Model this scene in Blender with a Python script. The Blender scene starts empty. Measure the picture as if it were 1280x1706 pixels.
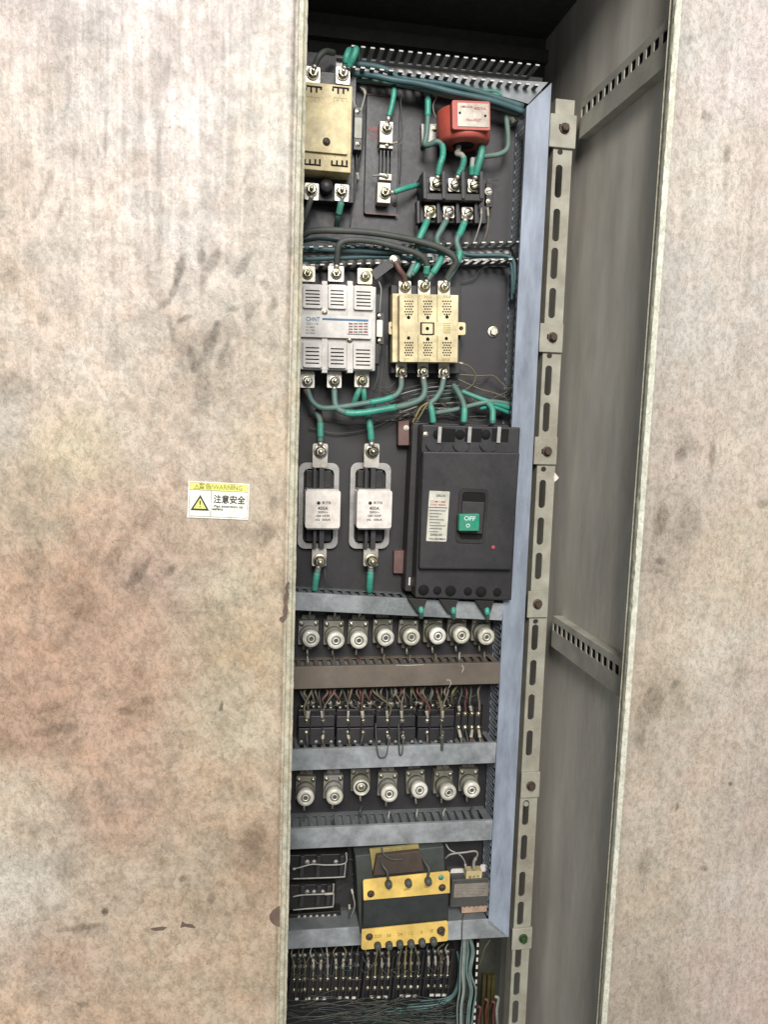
import bpy, math, random
import numpy as np
from mathutils import Vector, Matrix
random.seed(7)
rng = np.random.default_rng(11)
SC = bpy.context.scene
COL = SC.collection

# ------------------------------------------------------------------ camera
F = 1285.0                       # focal length in photograph pixels (1280 x 1706)
def _n(v): return v / np.linalg.norm(v)
ey = _n(np.array([414 - 640., 697 - 853., F]))           # into the cabinet
ez = -_n(np.array([327 - 640., 11900 - 853., F]))        # up
ez = _n(ez - ey * ez.dot(ey))
ex = np.cross(ey, -ez) * -1
ex = _n(np.cross(-ez, ey)) if np.cross(-ez, ey)[0] > 0 else -_n(np.cross(-ez, ey))
CAM = np.array([0.0, -1.10, 1.50])
cd = bpy.data.cameras.new("camera")
cam = bpy.data.objects.new("camera", cd); COL.objects.link(cam)
cd.sensor_fit = 'VERTICAL'; cd.sensor_height = 36.0
cd.lens = F / 1706.0 * 36.0
cd.clip_start = 0.02; cd.clip_end = 200
# image axes (u right, v down, w forward) written in world coordinates
W = np.array([ex, ey, ez])                                # rows: world axis in image coords
right = W[:, 0]; down = W[:, 1]; fwd = W[:, 2]
m = Matrix(((right[0], -down[0], -fwd[0], CAM[0]),
            (right[1], -down[1], -fwd[1], CAM[1]),
            (right[2], -down[2], -fwd[2], CAM[2]), (0, 0, 0, 1)))
cam.matrix_world = m
SC.camera = cam

# ------------------------------------------------------------------ light
SC.view_settings.view_transform = 'Standard'
SC.view_settings.look = 'None'
SC.view_settings.exposure = 0.0
SC.view_settings.gamma = 1.0
wd = bpy.data.worlds.new("World"); SC.world = wd; wd.use_nodes = True
bg = wd.node_tree.nodes['Background']
bg.inputs[0].default_value = (0.93, 0.97, 1.0, 1)
bg.inputs[1].default_value = 0.30
def area(name, loc, aim, size, power, col, sy=None):
    l = bpy.data.lights.new(name, 'AREA'); l.energy = power; l.color = col
    l.size = size
    if sy: l.shape = 'RECTANGLE'; l.size_y = sy
    o = bpy.data.objects.new(name, l); COL.objects.link(o); o.location = loc
    d = Vector(aim) - Vector(loc)
    o.rotation_euler = d.to_track_quat('-Z', 'Y').to_euler()
    return o
area('window_light', (-0.35, -4.3, 4.1), (0.1, 0.2, 1.25), 1.4, 400, (1.0, 0.965, 0.92), 2.0)  # unseen soft key lamp added above and behind the camera
area('hand_added_fill_light', (0.9, -3.2, 3.0), (0.0, 0.3, 1.5), 1.2, 30, (0.93, 0.96, 1.0))  # weak unseen fill lamp added at the front right

# ------------------------------------------------------------------ helpers
def P(px, py, Y):
    c = np.array([px - 640., py - 853., F])
    d = W @ c
    t = (Y - CAM[1]) / d[1]
    return Vector(CAM + d * t)
def PX(px, py, X):                 # the same ray met with a plane of constant X
    c = np.array([px - 640., py - 853., F]); d = W @ c
    return Vector(CAM + d * ((X - CAM[0]) / d[0]))
def S(px, py, Y):                  # metres per photograph pixel at that place
    return (P(px + 1, py, Y) - P(px, py, Y)).length
def lin(c):
    return tuple((((x / 255.) + 0.055) / 1.055) ** 2.4 if x > 10 else x / 255. / 12.92 for x in c)

class N:                           # tiny node helper
    def __init__(s, m):
        m.use_nodes = True; s.t = m.node_tree; s.t.nodes.clear()
    def add(s, typ, ins=None, **kw):
        n = s.t.nodes.new(typ)
        for k, v in kw.items(): setattr(n, k, v)
        for k, v in (ins or {}).items():
            if isinstance(v, bpy.types.NodeSocket): s.t.links.new(v, n.inputs[k])
            else: n.inputs[k].default_value = v
        return n
    def math(s, op, a, b=0.0, clamp=False):
        n = s.add('ShaderNodeMath', {0: a, 1: b}, operation=op); n.use_clamp = clamp
        return n.outputs[0]
    def noise(s, vec, scale, detail=4, rough=0.6, dist=0.0):
        return s.add('ShaderNodeTexNoise', {'Vector': vec, 'Scale': scale, 'Detail': detail, 'Roughness': rough, 'Distortion': dist}).outputs['Fac']
    def mapr(s, v, a, b, c=0., d=1.):
        return s.add('ShaderNodeMapRange', {'Value': v, 'From Min': a, 'From Max': b, 'To Min': c, 'To Max': d}).outputs[0]
    def mix(s, f, a, b, mode='MIX'):
        n = s.t.nodes.new('ShaderNodeMix'); n.data_type = 'RGBA'; n.blend_type = mode
        for i, v in ((0, f), (6, a), (7, b)):
            if isinstance(v, bpy.types.NodeSocket): s.t.links.new(v, n.inputs[i])
            else: n.inputs[i].default_value = v if i == 0 else (tuple(v) + (1,))[:4]
        return n.outputs[2]
    def scalevec(s, vec, sc, loc=(0, 0, 0)):
        n = s.add('ShaderNodeMapping', {'Vector': vec}); n.inputs['Scale'].default_value = sc; n.inputs['Location'].default_value = loc
        return n.outputs[0]
    def out(s, col, rough, metal=0.0, bump=None, bstr=0.3, bdist=0.001, coat=0.0, alpha=None, trans=0.0):
        p = s.add('ShaderNodeBsdfPrincipled', {'Base Color': col, 'Roughness': rough, 'Metallic': metal})
        p.inputs['Coat Weight'].default_value = coat
        p.inputs['Transmission Weight'].default_value = trans
        if bump is not None:
            b = s.add('ShaderNodeBump', {'Height': bump, 'Strength': bstr, 'Distance': bdist})
            s.t.links.new(b.outputs[0], p.inputs['Normal'])
        o = s.add('ShaderNodeOutputMaterial'); s.t.links.new(p.outputs[0], o.inputs[0])
        return p

MATS = {}
def mat(name, rgb, rough=0.5, metal=0.0, dust=0.25, dustc=(120, 112, 98), var=0.18, bump=0.15, scale=60., coat=0.0, stretch=(1, 1, 1)):
    if name in MATS: return MATS[name]
    m_ = bpy.data.materials.new(name); n = N(m_)
    g = n.add('ShaderNodeNewGeometry').outputs['Position']
    v = n.scalevec(g, tuple(q * .75 for q in stretch))
    a = n.noise(v, scale, 6, 0.65); b = n.noise(v, scale * 0.23, 4, 0.6, 0.6); c = n.noise(v, scale * 9, 3, 0.7)
    base = lin(rgb)
    dk = tuple(x * (1 - var * 1.6) for x in base); lt = tuple(min(1, x * (1 + var)) for x in base)
    col = n.mix(n.mapr(a, .3, .7), dk, lt)
    d = n.math('MULTIPLY', n.mapr(b, .42, .68), n.mapr(c, .35, .65, .5, 1.)); d = n.math('MULTIPLY', d, dust, True)
    col = n.mix(d, col, lin(dustc))
    r = n.mapr(n.math('ADD', b, n.math('MULTIPLY', c, .5)), .4, 1.0, max(.05, rough - .13), min(1, rough + .2))
    n.out(col, r, metal, n.math('ADD', c, n.math('MULTIPLY', a, 2.0)), bump, 0.0006, coat)
    MATS[name] = m_; return m_

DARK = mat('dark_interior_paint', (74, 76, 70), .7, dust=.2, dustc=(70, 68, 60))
PLATE = mat('brown_grey_mounting_plate', (44, 42, 44), .45, dust=.35, dustc=(68, 64, 62), scale=18)
POST = mat('cream_frame_paint', (160, 158, 144), .5, dust=.7, dustc=(116, 104, 88), scale=30)
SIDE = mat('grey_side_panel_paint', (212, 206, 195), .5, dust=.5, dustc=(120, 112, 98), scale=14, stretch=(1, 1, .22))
RAILM = mat('grey_white_rail_paint', (172, 170, 158), .45, dust=.4, scale=30)
DUCTL = mat('pale_blue_grey_pvc', (140, 149, 163), .42, dust=.85, var=.3, dustc=(104, 112, 116), scale=30, stretch=(1, 1, .22))
DUCT = mat('grey_pvc', (146, 150, 152), .45, dust=.75, dustc=(86, 92, 92), scale=34, var=.3)
DUCTD = mat('slotted_grey_pvc', (108, 112, 114), .55, dust=.5, dustc=(70, 74, 70), scale=30)
DUCTB = mat('brown_pvc_cover', (104, 94, 84), .5, dust=.4, dustc=(122, 110, 94), scale=18)
CREAM = mat('cream_plastic', (206, 190, 142), .45, dust=.7, var=.25, dustc=(146, 124, 88), scale=40)
CREAM2 = mat('ivory_plastic', (218, 204, 162), .45, dust=.85, var=.25, dustc=(150, 124, 88), scale=55)
GREYP = mat('light_grey_plastic', (200, 196, 190), .4, dust=.55, var=.24, dustc=(140, 132, 124), scale=30)
GREYR = mat('pale_grey_plastic_relief', (210, 206, 200), .4, dust=.5, dustc=(150, 144, 136), scale=30)
BLK = mat('black_plastic', (28, 27, 27), .42, dust=.35, dustc=(66, 60, 54), scale=30)
BLK2 = mat('charcoal_plastic', (44, 43, 45), .4, dust=.4, dustc=(70, 65, 62), scale=20)
HOLE = mat('black_recess_shade', (8, 8, 8), .9, dust=0)
BOLTM = mat('zinc_plated_steel', (205, 200, 185), .3, 1.0, dust=.3, dustc=(150, 130, 96), bump=.1)
BRASS = mat('brass_plated_steel', (212, 200, 156), .3, 1.0, dust=.2)
TAB = mat('tinned_copper', (196, 190, 180), .42, .75, dust=.35, dustc=(120, 108, 88))
WHITEM = mat('white_ceramic', (232, 224, 218), .3, dust=.4, dustc=(160, 146, 132), coat=.2)
CERG = mat('dusty_grey_ceramic', (140, 138, 134), .5, dust=.6, dustc=(84, 84, 78))
CAPM = mat('pale_ceramic_cap', (226, 222, 214), .3, dust=.7, dustc=(120, 118, 110), coat=.3, scale=120)
GREENS = mat('green_heat_shrink', (58, 146, 126), .42, dust=.75, dustc=(96, 130, 118), scale=40)
CABG = mat('grey_green_cable', (88, 118, 110), .5, dust=.5, dustc=(110, 112, 100), scale=40)
CABD = mat('dark_teal_cable', (62, 92, 96), .5, dust=.5, dustc=(86, 104, 104), scale=40)
CABK = mat('dusty_dark_cable', (66, 70, 66), .55, dust=.5, dustc=(98, 96, 88), scale=40)
CABB = mat('brown_wire', (96, 66, 58), .5, dust=.4)
CABO = mat('olive_wire', (104, 98, 74), .5, dust=.4)
CABR = mat('dark_red_wire', (88, 48, 46), .5, dust=.3)
CABW = mat('grey_wire', (150, 152, 144), .5, dust=.4)
CABT = mat('pale_teal_wire', (104, 124, 120), .5, dust=.6)
FERR = mat('white_ferrule', (220, 216, 204), .5, dust=.2)
RED = mat('red_cast_resin', (178, 80, 68), .42, dust=.6, dustc=(168, 104, 90), scale=24)
FOIL = mat('aluminium_nameplate', (168, 160, 148), .4, .4, dust=.7, dustc=(120, 104, 90), scale=90)
LABEL = mat('dirty_paper_label', (206, 204, 190), .6, dust=.3, scale=60)
YEL = mat('yellow_laminate', (224, 190, 104), .5, dust=.7, var=.22, dustc=(176, 148, 92), scale=30)
YELD = mat('faded_ochre_board', (150, 136, 84), .6, dust=.4, dustc=(110, 96, 70))
CORE = mat('dark_core_tape', (42, 46, 46), .5, dust=.3, dustc=(66, 70, 66))
CORES = mat('grey_green_core_side', (66, 70, 66), .6, dust=.4, dustc=(60, 64, 56))
GRNB = mat('green_toggle', (16, 138, 110), .4, dust=.5)
INK = mat('black_ink', (46, 44, 44), .6, dust=0)
INKG = mat('grey_ink', (120, 116, 112), .6, dust=0)
INKB = mat('blue_ink', (62, 104, 140), .5, dust=0)
INKR = mat('red_ink', (150, 70, 66), .6, dust=0)
INKW = mat('white_ink', (200, 220, 210), .6, dust=0)
STW = mat('white_sticker_film', (226, 226, 216), .35, dust=.3, dustc=(196, 184, 158), scale=90)
STY = mat('yellow_green_sticker_ink', (220, 222, 120), .4, dust=.1)
STO = mat('olive_sticker_ink', (150, 140, 60), .5, dust=0)
PINK = mat('red_button', (160, 70, 88), .4, dust=0)
BRN = mat('brown_bakelite', (104, 78, 74), .5, dust=.3, dustc=(120, 90, 82))
RUST = mat('rusty_screw', (84, 70, 60), .6, .4, dust=.4, dustc=(60, 54, 48))
LEAF = mat('green_plastic_cap', (46, 72, 36), .5)
STEEL = mat('dull_steel_bracket', (178, 176, 172), .4, .6, dust=.35, dustc=(110, 104, 96))
CLEAR = mat('dusty_clear_plastic', (150, 150, 138), .35, dust=.4)
BUS = mat('greenish_brass_bar', (84, 78, 44), .5, .5, dust=.4, dustc=(70, 56, 34))
MUD = mat('flaked_primer', (98, 78, 68), .8, dust=.3)

def vary(m_, amt=.3):
    t = m_.node_tree; p = next(q for q in t.nodes if q.type == 'BSDF_PRINCIPLED'); src = p.inputs['Base Color'].links[0].from_socket
    oi = t.nodes.new('ShaderNodeObjectInfo'); mr = t.nodes.new('ShaderNodeMapRange'); mr.inputs[3].default_value = 1 - amt; mr.inputs[4].default_value = 1.0
    t.links.new(oi.outputs['Random'], mr.inputs[0]); pw = t.nodes.new('ShaderNodeMath'); pw.operation = 'POWER'; pw.inputs[1].default_value = 1.5; t.links.new(mr.outputs[0], pw.inputs[0])
    cc = t.nodes.new('ShaderNodeCombineColor'); t.links.new(mr.outputs[0], cc.inputs[0]); t.links.new(mr.outputs[0], cc.inputs[1]); t.links.new(pw.outputs[0], cc.inputs[2])
    mx = t.nodes.new('ShaderNodeMix'); mx.data_type = 'RGBA'; mx.blend_type = 'MULTIPLY'; mx.inputs[0].default_value = 1
    t.links.new(src, mx.inputs[6]); t.links.new(cc.outputs[0], mx.inputs[7]); t.links.new(mx.outputs[2], p.inputs['Base Color'])
vary(CAPM, .22); vary(CERG, .4); vary(BOLTM, .3); vary(WHITEM, .12)
class MB:
    def __init__(s): s.v = []; s.f = []; s.m = []; s.s = []
    def add(s, vs, fs, mi=0, smooth=False):
        o = len(s.v); s.v += [tuple(v) for v in vs]
        for f in fs: s.f.append(tuple(i + o for i in f)); s.m.append(mi); s.s.append(smooth)
        return s
    def box(s, x0, x1, y0, y1, z0, z1, mi=0):
        x0, x1 = min(x0, x1), max(x0, x1); y0, y1 = min(y0, y1), max(y0, y1); z0, z1 = min(z0, z1), max(z0, z1)
        v = [(x, y, z) for z in (z0, z1) for y in (y0, y1) for x in (x0, x1)]
        return s.add(v, [(0, 2, 3, 1), (4, 5, 7, 6), (0, 1, 5, 4), (2, 6, 7, 3), (0, 4, 6, 2), (1, 3, 7, 5)], mi)
    def prism(s, front, back, mi=0):             # two matching loops of points
        n = len(front); v = list(front) + list(back)
        fs = [tuple(range(n)), tuple(reversed(range(n, 2 * n)))]
        for i in range(n):
            j = (i + 1) % n; fs.append((i, i + n, j + n, j))
        return s.add(v, fs, mi)
    def lathe(s, c, prof, axis=(0, -1, 0), n=24, mi=0, smooth=True):
        ax = Vector(axis).normalized(); t = ax.orthogonal().normalized(); b = ax.cross(t); c = Vector(c)
        v = []
        for r, d in prof:
            for i in range(n):
                a = 2 * math.pi * i / n; v.append(c + ax * d + (t * math.cos(a) + b * math.sin(a)) * max(r, 1e-5))
        fs = []
        for k in range(len(prof) - 1):
            for i in range(n):
                j = (i + 1) % n; fs.append((k * n + i, k * n + j, (k + 1) * n + j, (k + 1) * n + i))
        fs.append(tuple(reversed(range(n)))); fs.append(tuple(range((len(prof) - 1) * n, len(prof) * n)))
        return s.add(v, fs, mi, smooth)
    def tube(s, pts, r, n=8, mi=0, flat=1.0):
        pts = [Vector(p) for p in pts]
        rr = r if isinstance(r, (list, tuple)) else [r] * len(pts)
        v = []; prev = None
        for i, p in enumerate(pts):
            d = (pts[min(i + 1, len(pts) - 1)] - pts[max(i - 1, 0)])
            d = d.normalized() if d.length > 1e-9 else Vector((0, 0, 1))
            t = d.orthogonal().normalized() if prev is None else (prev - d * prev.dot(d)).normalized()
            prev = t; b = d.cross(t)
            for k in range(n):
                a = 2 * math.pi * k / n; v.append(p + (t * math.cos(a) + b * math.sin(a) * flat) * rr[i])
        fs = []
        for i in range(len(pts) - 1):
            for k in range(n):
                j = (k + 1) % n; fs.append((i * n + k, i * n + j, (i + 1) * n + j, (i + 1) * n + k))
        fs.append(tuple(reversed(range(n)))); fs.append(tuple(range((len(pts) - 1) * n, len(pts) * n)))
        return s.add(v, fs, mi, True)
    def curve(s, cu, fn, mi=0):
        ob = bpy.data.objects.new('tmp', cu); me = bpy.data.meshes.new_from_object(ob)
        vs = [fn(v.co) for v in me.vertices]; fs = [tuple(p.vertices) for p in me.polygons]
        s.add(vs, fs, mi); bpy.data.objects.remove(ob); bpy.data.meshes.remove(me); bpy.data.curves.remove(cu)
        return s
    def plate(s, loops, t, fn, mi=0):            # outer loop plus hole loops in (u,v), thickness t
        cu = bpy.data.curves.new('c', 'CURVE'); cu.dimensions = '2D'; cu.fill_mode = 'BOTH'; cu.extrude = t / 2
        for lp in loops:
            sp = cu.splines.new('POLY'); sp.points.add(len(lp) - 1); sp.use_cyclic_u = True
            for i, (a, b) in enumerate(lp): sp.points[i].co = (a, b, 0, 1)
        return s.curve(cu, fn, mi)
    def text(s, body, h, fn, mi=0, ext=0.0001, wfit=None):
        cu = bpy.data.curves.new('t', 'FONT'); cu.body = body; cu.size = h; cu.align_x = 'CENTER'; cu.align_y = 'CENTER'
        cu.extrude = ext; cu.resolution_u = 3; cu.offset = h * .018
        cu.space_line = 0.9
        k = 1.0
        if wfit:
            ob = bpy.data.objects.new('tmp', cu); me = bpy.data.meshes.new_from_object(ob)
            xs = [v.co.x for v in me.vertices]
            if xs: k = wfit / max(1e-6, max(xs) - min(xs))
            bpy.data.objects.remove(ob); bpy.data.meshes.remove(me)
        return s.curve(cu, lambda c: fn(Vector((c.x * k, c.y, c.z))), mi)
    def build(s, name, mats, parent=None, bevel=0, loc=None, seg=2):
        me = bpy.data.meshes.new(name); me.from_pydata(s.v, [], s.f)
        if not isinstance(mats, (list, tuple)): mats = [mats]
        for x in mats: me.materials.append(x)
        me.polygons.foreach_set('material_index', s.m); me.polygons.foreach_set('use_smooth', s.s)
        me.validate(); me.update()
        import bmesh
        bm = bmesh.new(); bm.from_mesh(me); bmesh.ops.recalc_face_normals(bm, faces=bm.faces); bm.to_mesh(me); bm.free()
        o = bpy.data.objects.new(name, me); COL.objects.link(o)
        if parent: o.parent = parent
        if loc is not None: o.location = loc
        if bevel:
            b = o.modifiers.new('bevel', 'BEVEL'); b.width = bevel; b.segments = seg; b.limit_method = 'ANGLE'; b.angle_limit = math.radians(40)
        return o

def rr(x0, y0, x1, y1, r, n=4):
    x0, x1 = min(x0, x1), max(x0, x1); y0, y1 = min(y0, y1), max(y0, y1); r = min(r, (x1 - x0) / 2.001, (y1 - y0) / 2.001)
    o = []
    for cx, cy, a0 in ((x1 - r, y1 - r, 0), (x0 + r, y1 - r, 90), (x0 + r, y0 + r, 180), (x1 - r, y0 + r, 270)):
        for i in range(n + 1):
            a = math.radians(a0 + 90 * i / n); o.append((cx + r * math.cos(a), cy + r * math.sin(a)))
    return o
def circ(cx, cy, r, n=14): return [(cx + r * math.cos(2 * math.pi * i / n), cy + r * math.sin(2 * math.pi * i / n)) for i in range(n)]
def tag(o, label=None, cat=None, group=None, kind=None):
    if label: o['label'] = label
    if cat: o['category'] = cat
    if group: o['group'] = group
    if kind: o['kind'] = kind
    return o

class Dev:                                       # a thing whose parts are measured on the photograph, at real depths
    def __init__(s, name, label, cat, px, py, Y, tilt=None, group=None):
        s.e = bpy.data.objects.new(name, None); COL.objects.link(s.e); s.e.empty_display_size = .01
        tag(s.e, label, cat, group); s.Y = Y
        a = 0
        if tilt:
            p, q = P(px, py, Y), P(px + 100, py + tilt * 100, Y); a = -math.atan2(q.z - p.z, q.x - p.x)
        s.M = Matrix.Translation(P(px, py, Y)) @ Matrix.Rotation(a, 4, 'Y'); s.e.matrix_world = s.M; s.I = s.M.inverted()
    def l(s, px, py, Y): return s.I @ P(px, py, Y)
    def rect(s, x0, y0, x1, y1, Y):
        xm, ym = (x0 + x1) / 2, (y0 + y1) / 2
        return s.l(x0, ym, Y).x, s.l(x1, ym, Y).x, s.l(xm, y1, Y).z, s.l(xm, y0, Y).z
    def y(s, Y): return Y - s.Y
    def box(s, mb, x0, y0, x1, y1, Yf, Yb, mi=0):
        a, b, c, d = s.rect(x0, y0, x1, y1, Yf); mb.box(a, b, s.y(Yf), s.y(Yb), c, d, mi); return mb
    def poly(s, mb, pts, Yf, Yb, mi=0):
        fr = [s.l(x, y, Yf) for x, y in pts]; bk = [Vector((p.x, s.y(Yb), p.z)) for p in fr]; mb.prism(fr, bk, mi); return mb
    def rbox(s, mb, x0, y0, x1, y1, Yf, Yb, rpx, mi=0, holes=()):
        a, b, c, d = s.rect(x0, y0, x1, y1, Yf); k = (b - a) / (x1 - x0)
        hl = []
        for h in holes:
            if len(h) == 3:
                p = s.l(h[0], h[1], Yf); hl.append(circ(p.x, p.z, h[2] * k))
            else:
                a2, b2, c2, d2 = s.rect(*h[:4], Yf); hl.append(rr(a2, c2, b2, d2, (h[4] if len(h) > 4 else 0.3) * k, 2))
        ym = (s.y(Yf) + s.y(Yb)) / 2
        mb.plate([rr(a, c, b, d, rpx * k)] + hl, abs(Yb - Yf), lambda v: (v.x, ym - v.z, v.y), mi); return mb
    def part(s, mb, name, mats, bevel=0, parent=None, label=None, seg=2):
        o = mb.build(name, mats, parent or s.e, bevel, seg=seg)
        if label: o['label'] = label
        return o
    def text(s, mb, body, px, py, hpx, Y, mi=0, w=None):
        p = s.l(px, py, Y); k = S(px, py, Y)
        mb.text(body, hpx * k, lambda c: (p.x + c.x, p.y - c.z, p.z + c.y), mi, wfit=w * k if w else None); return mb
    def lathe(s, mb, px, py, Y, prof, k=None, n=24, mi=0):
        k = k or S(px, py, Y); mb.lathe(s.l(px, py, Y), [(r * k, d * k) for r, d in prof], n=n, mi=mi); return mb
    def bolt(s, px, py, Y, r, kind='nut', name='bolt', m_=None, rot=None, parent=None):
        me = BOLTS(kind, m_ or BOLTM); o = bpy.data.objects.new(name, me); COL.objects.link(o); o.parent = parent or s.e
        k = S(px, py, Y) * r; o.location = s.l(px, py, Y); o.scale = (k, k, k); o.rotation_euler = (random.uniform(-.05, .05), rot if rot is not None else random.uniform(0, 3), random.uniform(-.05, .05))
        return o
_bc = {}
def BOLTS(kind, m_):
    key = (kind, m_.name)
    if key in _bc: return _bc[key]
    mb = MB()
    if kind == 'nut':            # washer, spring washer, hex nut and stud; radius 1 = washer
        mb.lathe((0, 0, 0), [(1, 0), (1, .12), (.92, .16)], n=24); mb.lathe((0, 0, 0), [(.78, .15), (.78, .36)], n=20)
        mb.lathe((0, 0, 0), [(.74, .36), (.74, .80), (.62, .92)], n=6, smooth=False)
        mb.lathe((0, 0, 0), [(.36, .9), (.36, 1.5), (.25, 1.62)], n=14)
    elif kind == 'hex':
        mb.lathe((0, 0, 0), [(1, 0), (1, .15), (.94, .18)], n=24); mb.lathe((0, 0, 0), [(.76, .18), (.76, .7), (.66, .8)], n=6, smooth=False)
    elif kind == 'pan':
        mb.lathe((0, 0, 0), [(1, 0), (1, .14), (.94, .17)], n=24)
        mb.lathe((0, 0, 0), [(.78, .16), (.78, .42), (.68, .58), (.4, .66)], n=24)
        mb.box(-.09, .09, -.70, -.60, -.7, .7, 1)
    elif kind == 'flat':
        mb.lathe((0, 0, 0), [(1, 0), (1, .25), (.8, .38)], n=18); mb.box(-.1, .1, -.42, -.3, -.8, .8, 1); mb.box(-.8, -.11, -.42, -.3, -.1, .1, 1); mb.box(.11, .8, -.42, -.3, -.1, .1, 1)
    elif kind == 'stud':
        mb.lathe((0, 0, 0), [(1, 0), (1, .8), (.85, 1.0), (.6, 1.05)], n=12)
    o = mb.build(kind, [m_, HOLE]); me = o.data; bpy.data.objects.remove(o); _bc[key] = me
    return me

def smooth(pts, n=8):
    pts = [Vector(p) for p in pts]
    if len(pts) < 3: return [pts[0].lerp(pts[-1], i / n) for i in range(n + 1)]
    e = [pts[0] * 2 - pts[1]] + pts + [pts[-1] * 2 - pts[-2]]; o = []
    for i in range(1, len(e) - 2):
        p0, p1, p2, p3 = e[i - 1:i + 3]
        for k in range(n):
            t = k / n; o.append(.5 * ((2 * p1) + (p2 - p0) * t + (2 * p0 - 5 * p1 + 4 * p2 - p3) * t * t + (3 * p1 - p0 - 3 * p2 + p3) * t ** 3))
    o.append(pts[-1]); return o
def cable(label, pts, w, m_=None, group='green and grey power cables', sleeves=(), lugs=(), name='power_cable', cat='cable', n=10, ferr=()):
    w3 = [P(*p) for p in pts]; sp = smooth(w3, 8); o0 = sp[0].copy(); k = S(pts[0][0], pts[0][1], pts[0][2]); r = w * k / 2
    sp = [p - o0 for p in sp]
    o = MB().tube(sp, r, n).build(name, m_ or CABG, loc=o0); tag(o, label, cat, group)
    N_ = len(sp) - 1
    def seg(a, b):
        i0 = max(0, int(a * N_)); i1 = min(N_, max(i0 + 1, int(round(b * N_)))); return sp[i0:i1 + 1]
    for a, b in sleeves:
        q = seg(a, b); rr_ = [r * 1.13 * (1 + random.uniform(-.035, .035)) for i in range(len(q))]
        MB().tube(q, rr_, n + 2).build('heat_shrink_sleeve', GREENS, o)
    for a, b in ferr:
        MB().tube(seg(a, b), r * 1.7, 8).build('ferrule', FERD if 'FERD' in globals() and name == 'control_wire' else FERR, o)
    for end, bx, by, bY in lugs:
        p = sp[0] if end == 0 else sp[-1]; q = P(bx, by, bY) - o0; k2 = S(bx, by, bY)
        mb = MB(); mb.tube([p, p.lerp(q, .45)], r * .95, 10); mb.tube([p.lerp(q, .4), q], [r * 1.05, r * 1.15], 10, flat=.5)
        mb.lathe(q, [(r * 1.45, -.0006), (r * 1.45, .0012)], n=18); mb.build('cable_lug', TAB, o)
    return o
def wire(label, pts, w, m_, group, name='control_wire', ferr=(), n=6):
    return cable(label, pts, w, m_, group, (), (), name, 'wire', n, ferr)

def copy_tree(o, parent=None):
    c = o.copy(); COL.objects.link(c)
    if parent: c.parent = parent
    for ch in list(o.children): copy_tree(ch, c)
    return c
def copy_dev(d, px, py, Y, label, tilt=0, rot=0):
    c = copy_tree(d.e); c.location = P(px, py, Y); c['label'] = label; c.rotation_euler = (0, rot, 0); return c

# ================================================================== CABINET
XR = PX(946, 400, 0).x if False else P(946, 400, 0.35).x      # right edge of the slotted post
XS = XR + 0.030                                               # face of the right side wall
YB = 0.60                                                     # back wall
ZT, ZB = P(760, 48, .60).z, -0.30
XL = P(440, 853, .40).x - .12
YPL = 0.40                                                    # mounting plate
cab = bpy.data.objects.new('electrical_cabinet', None); COL.objects.link(cab); cab.location = ((XL + XS) / 2, .3, ZB)
tag(cab, 'tall dirty beige steel electrical cabinet, its doors parted to show rows of switchgear', 'electrical cabinet')
CI = Vector(cab.location)
def cpart(mb, name, mats, bevel=0, parent=None, label=None):
    if parent is None:
        mb.v = [tuple(Vector(v) - CI) for v in mb.v]; o = mb.build(name, mats, cab, bevel)
    else:
        mb.v = [tuple(Vector(v) - CI) for v in mb.v]; o = mb.build(name, mats, parent, bevel)
    if label: o['label'] = label
    return o
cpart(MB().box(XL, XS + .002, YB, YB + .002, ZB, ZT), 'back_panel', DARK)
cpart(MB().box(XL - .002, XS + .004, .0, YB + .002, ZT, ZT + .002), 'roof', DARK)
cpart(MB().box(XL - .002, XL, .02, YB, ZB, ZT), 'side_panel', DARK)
sp_ = MB().box(XS, XS + .002, .012, YB, ZB, ZT)
cpart(sp_, 'side_panel', SIDE, label='right inner side wall of the cabinet, dull grey and smudged')
cpart(MB().box(XL, XS + .002, YB - .02, YB - .001, ZT - .055, ZT - .03), 'back_rail', mat('dark_rail_paint', (70, 70, 64), .5))
# mounting plate
x0 = XL + .02; x1 = P(872, 800, YPL).x
cpart(MB().box(x0, x1, YPL, YPL + .003, P(640, 1562, YPL).z, P(640, 100, YPL).z), 'mounting_plate', PLATE, .0005)
cpart(MB().box(x0, P(776, 1640, YPL).x, YPL + .02, YPL + .023, ZB + .05, P(640, 1566, YPL).z), 'mounting_plate', BLK)  # lower plate coloured black to carry the shade at the bottom
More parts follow.
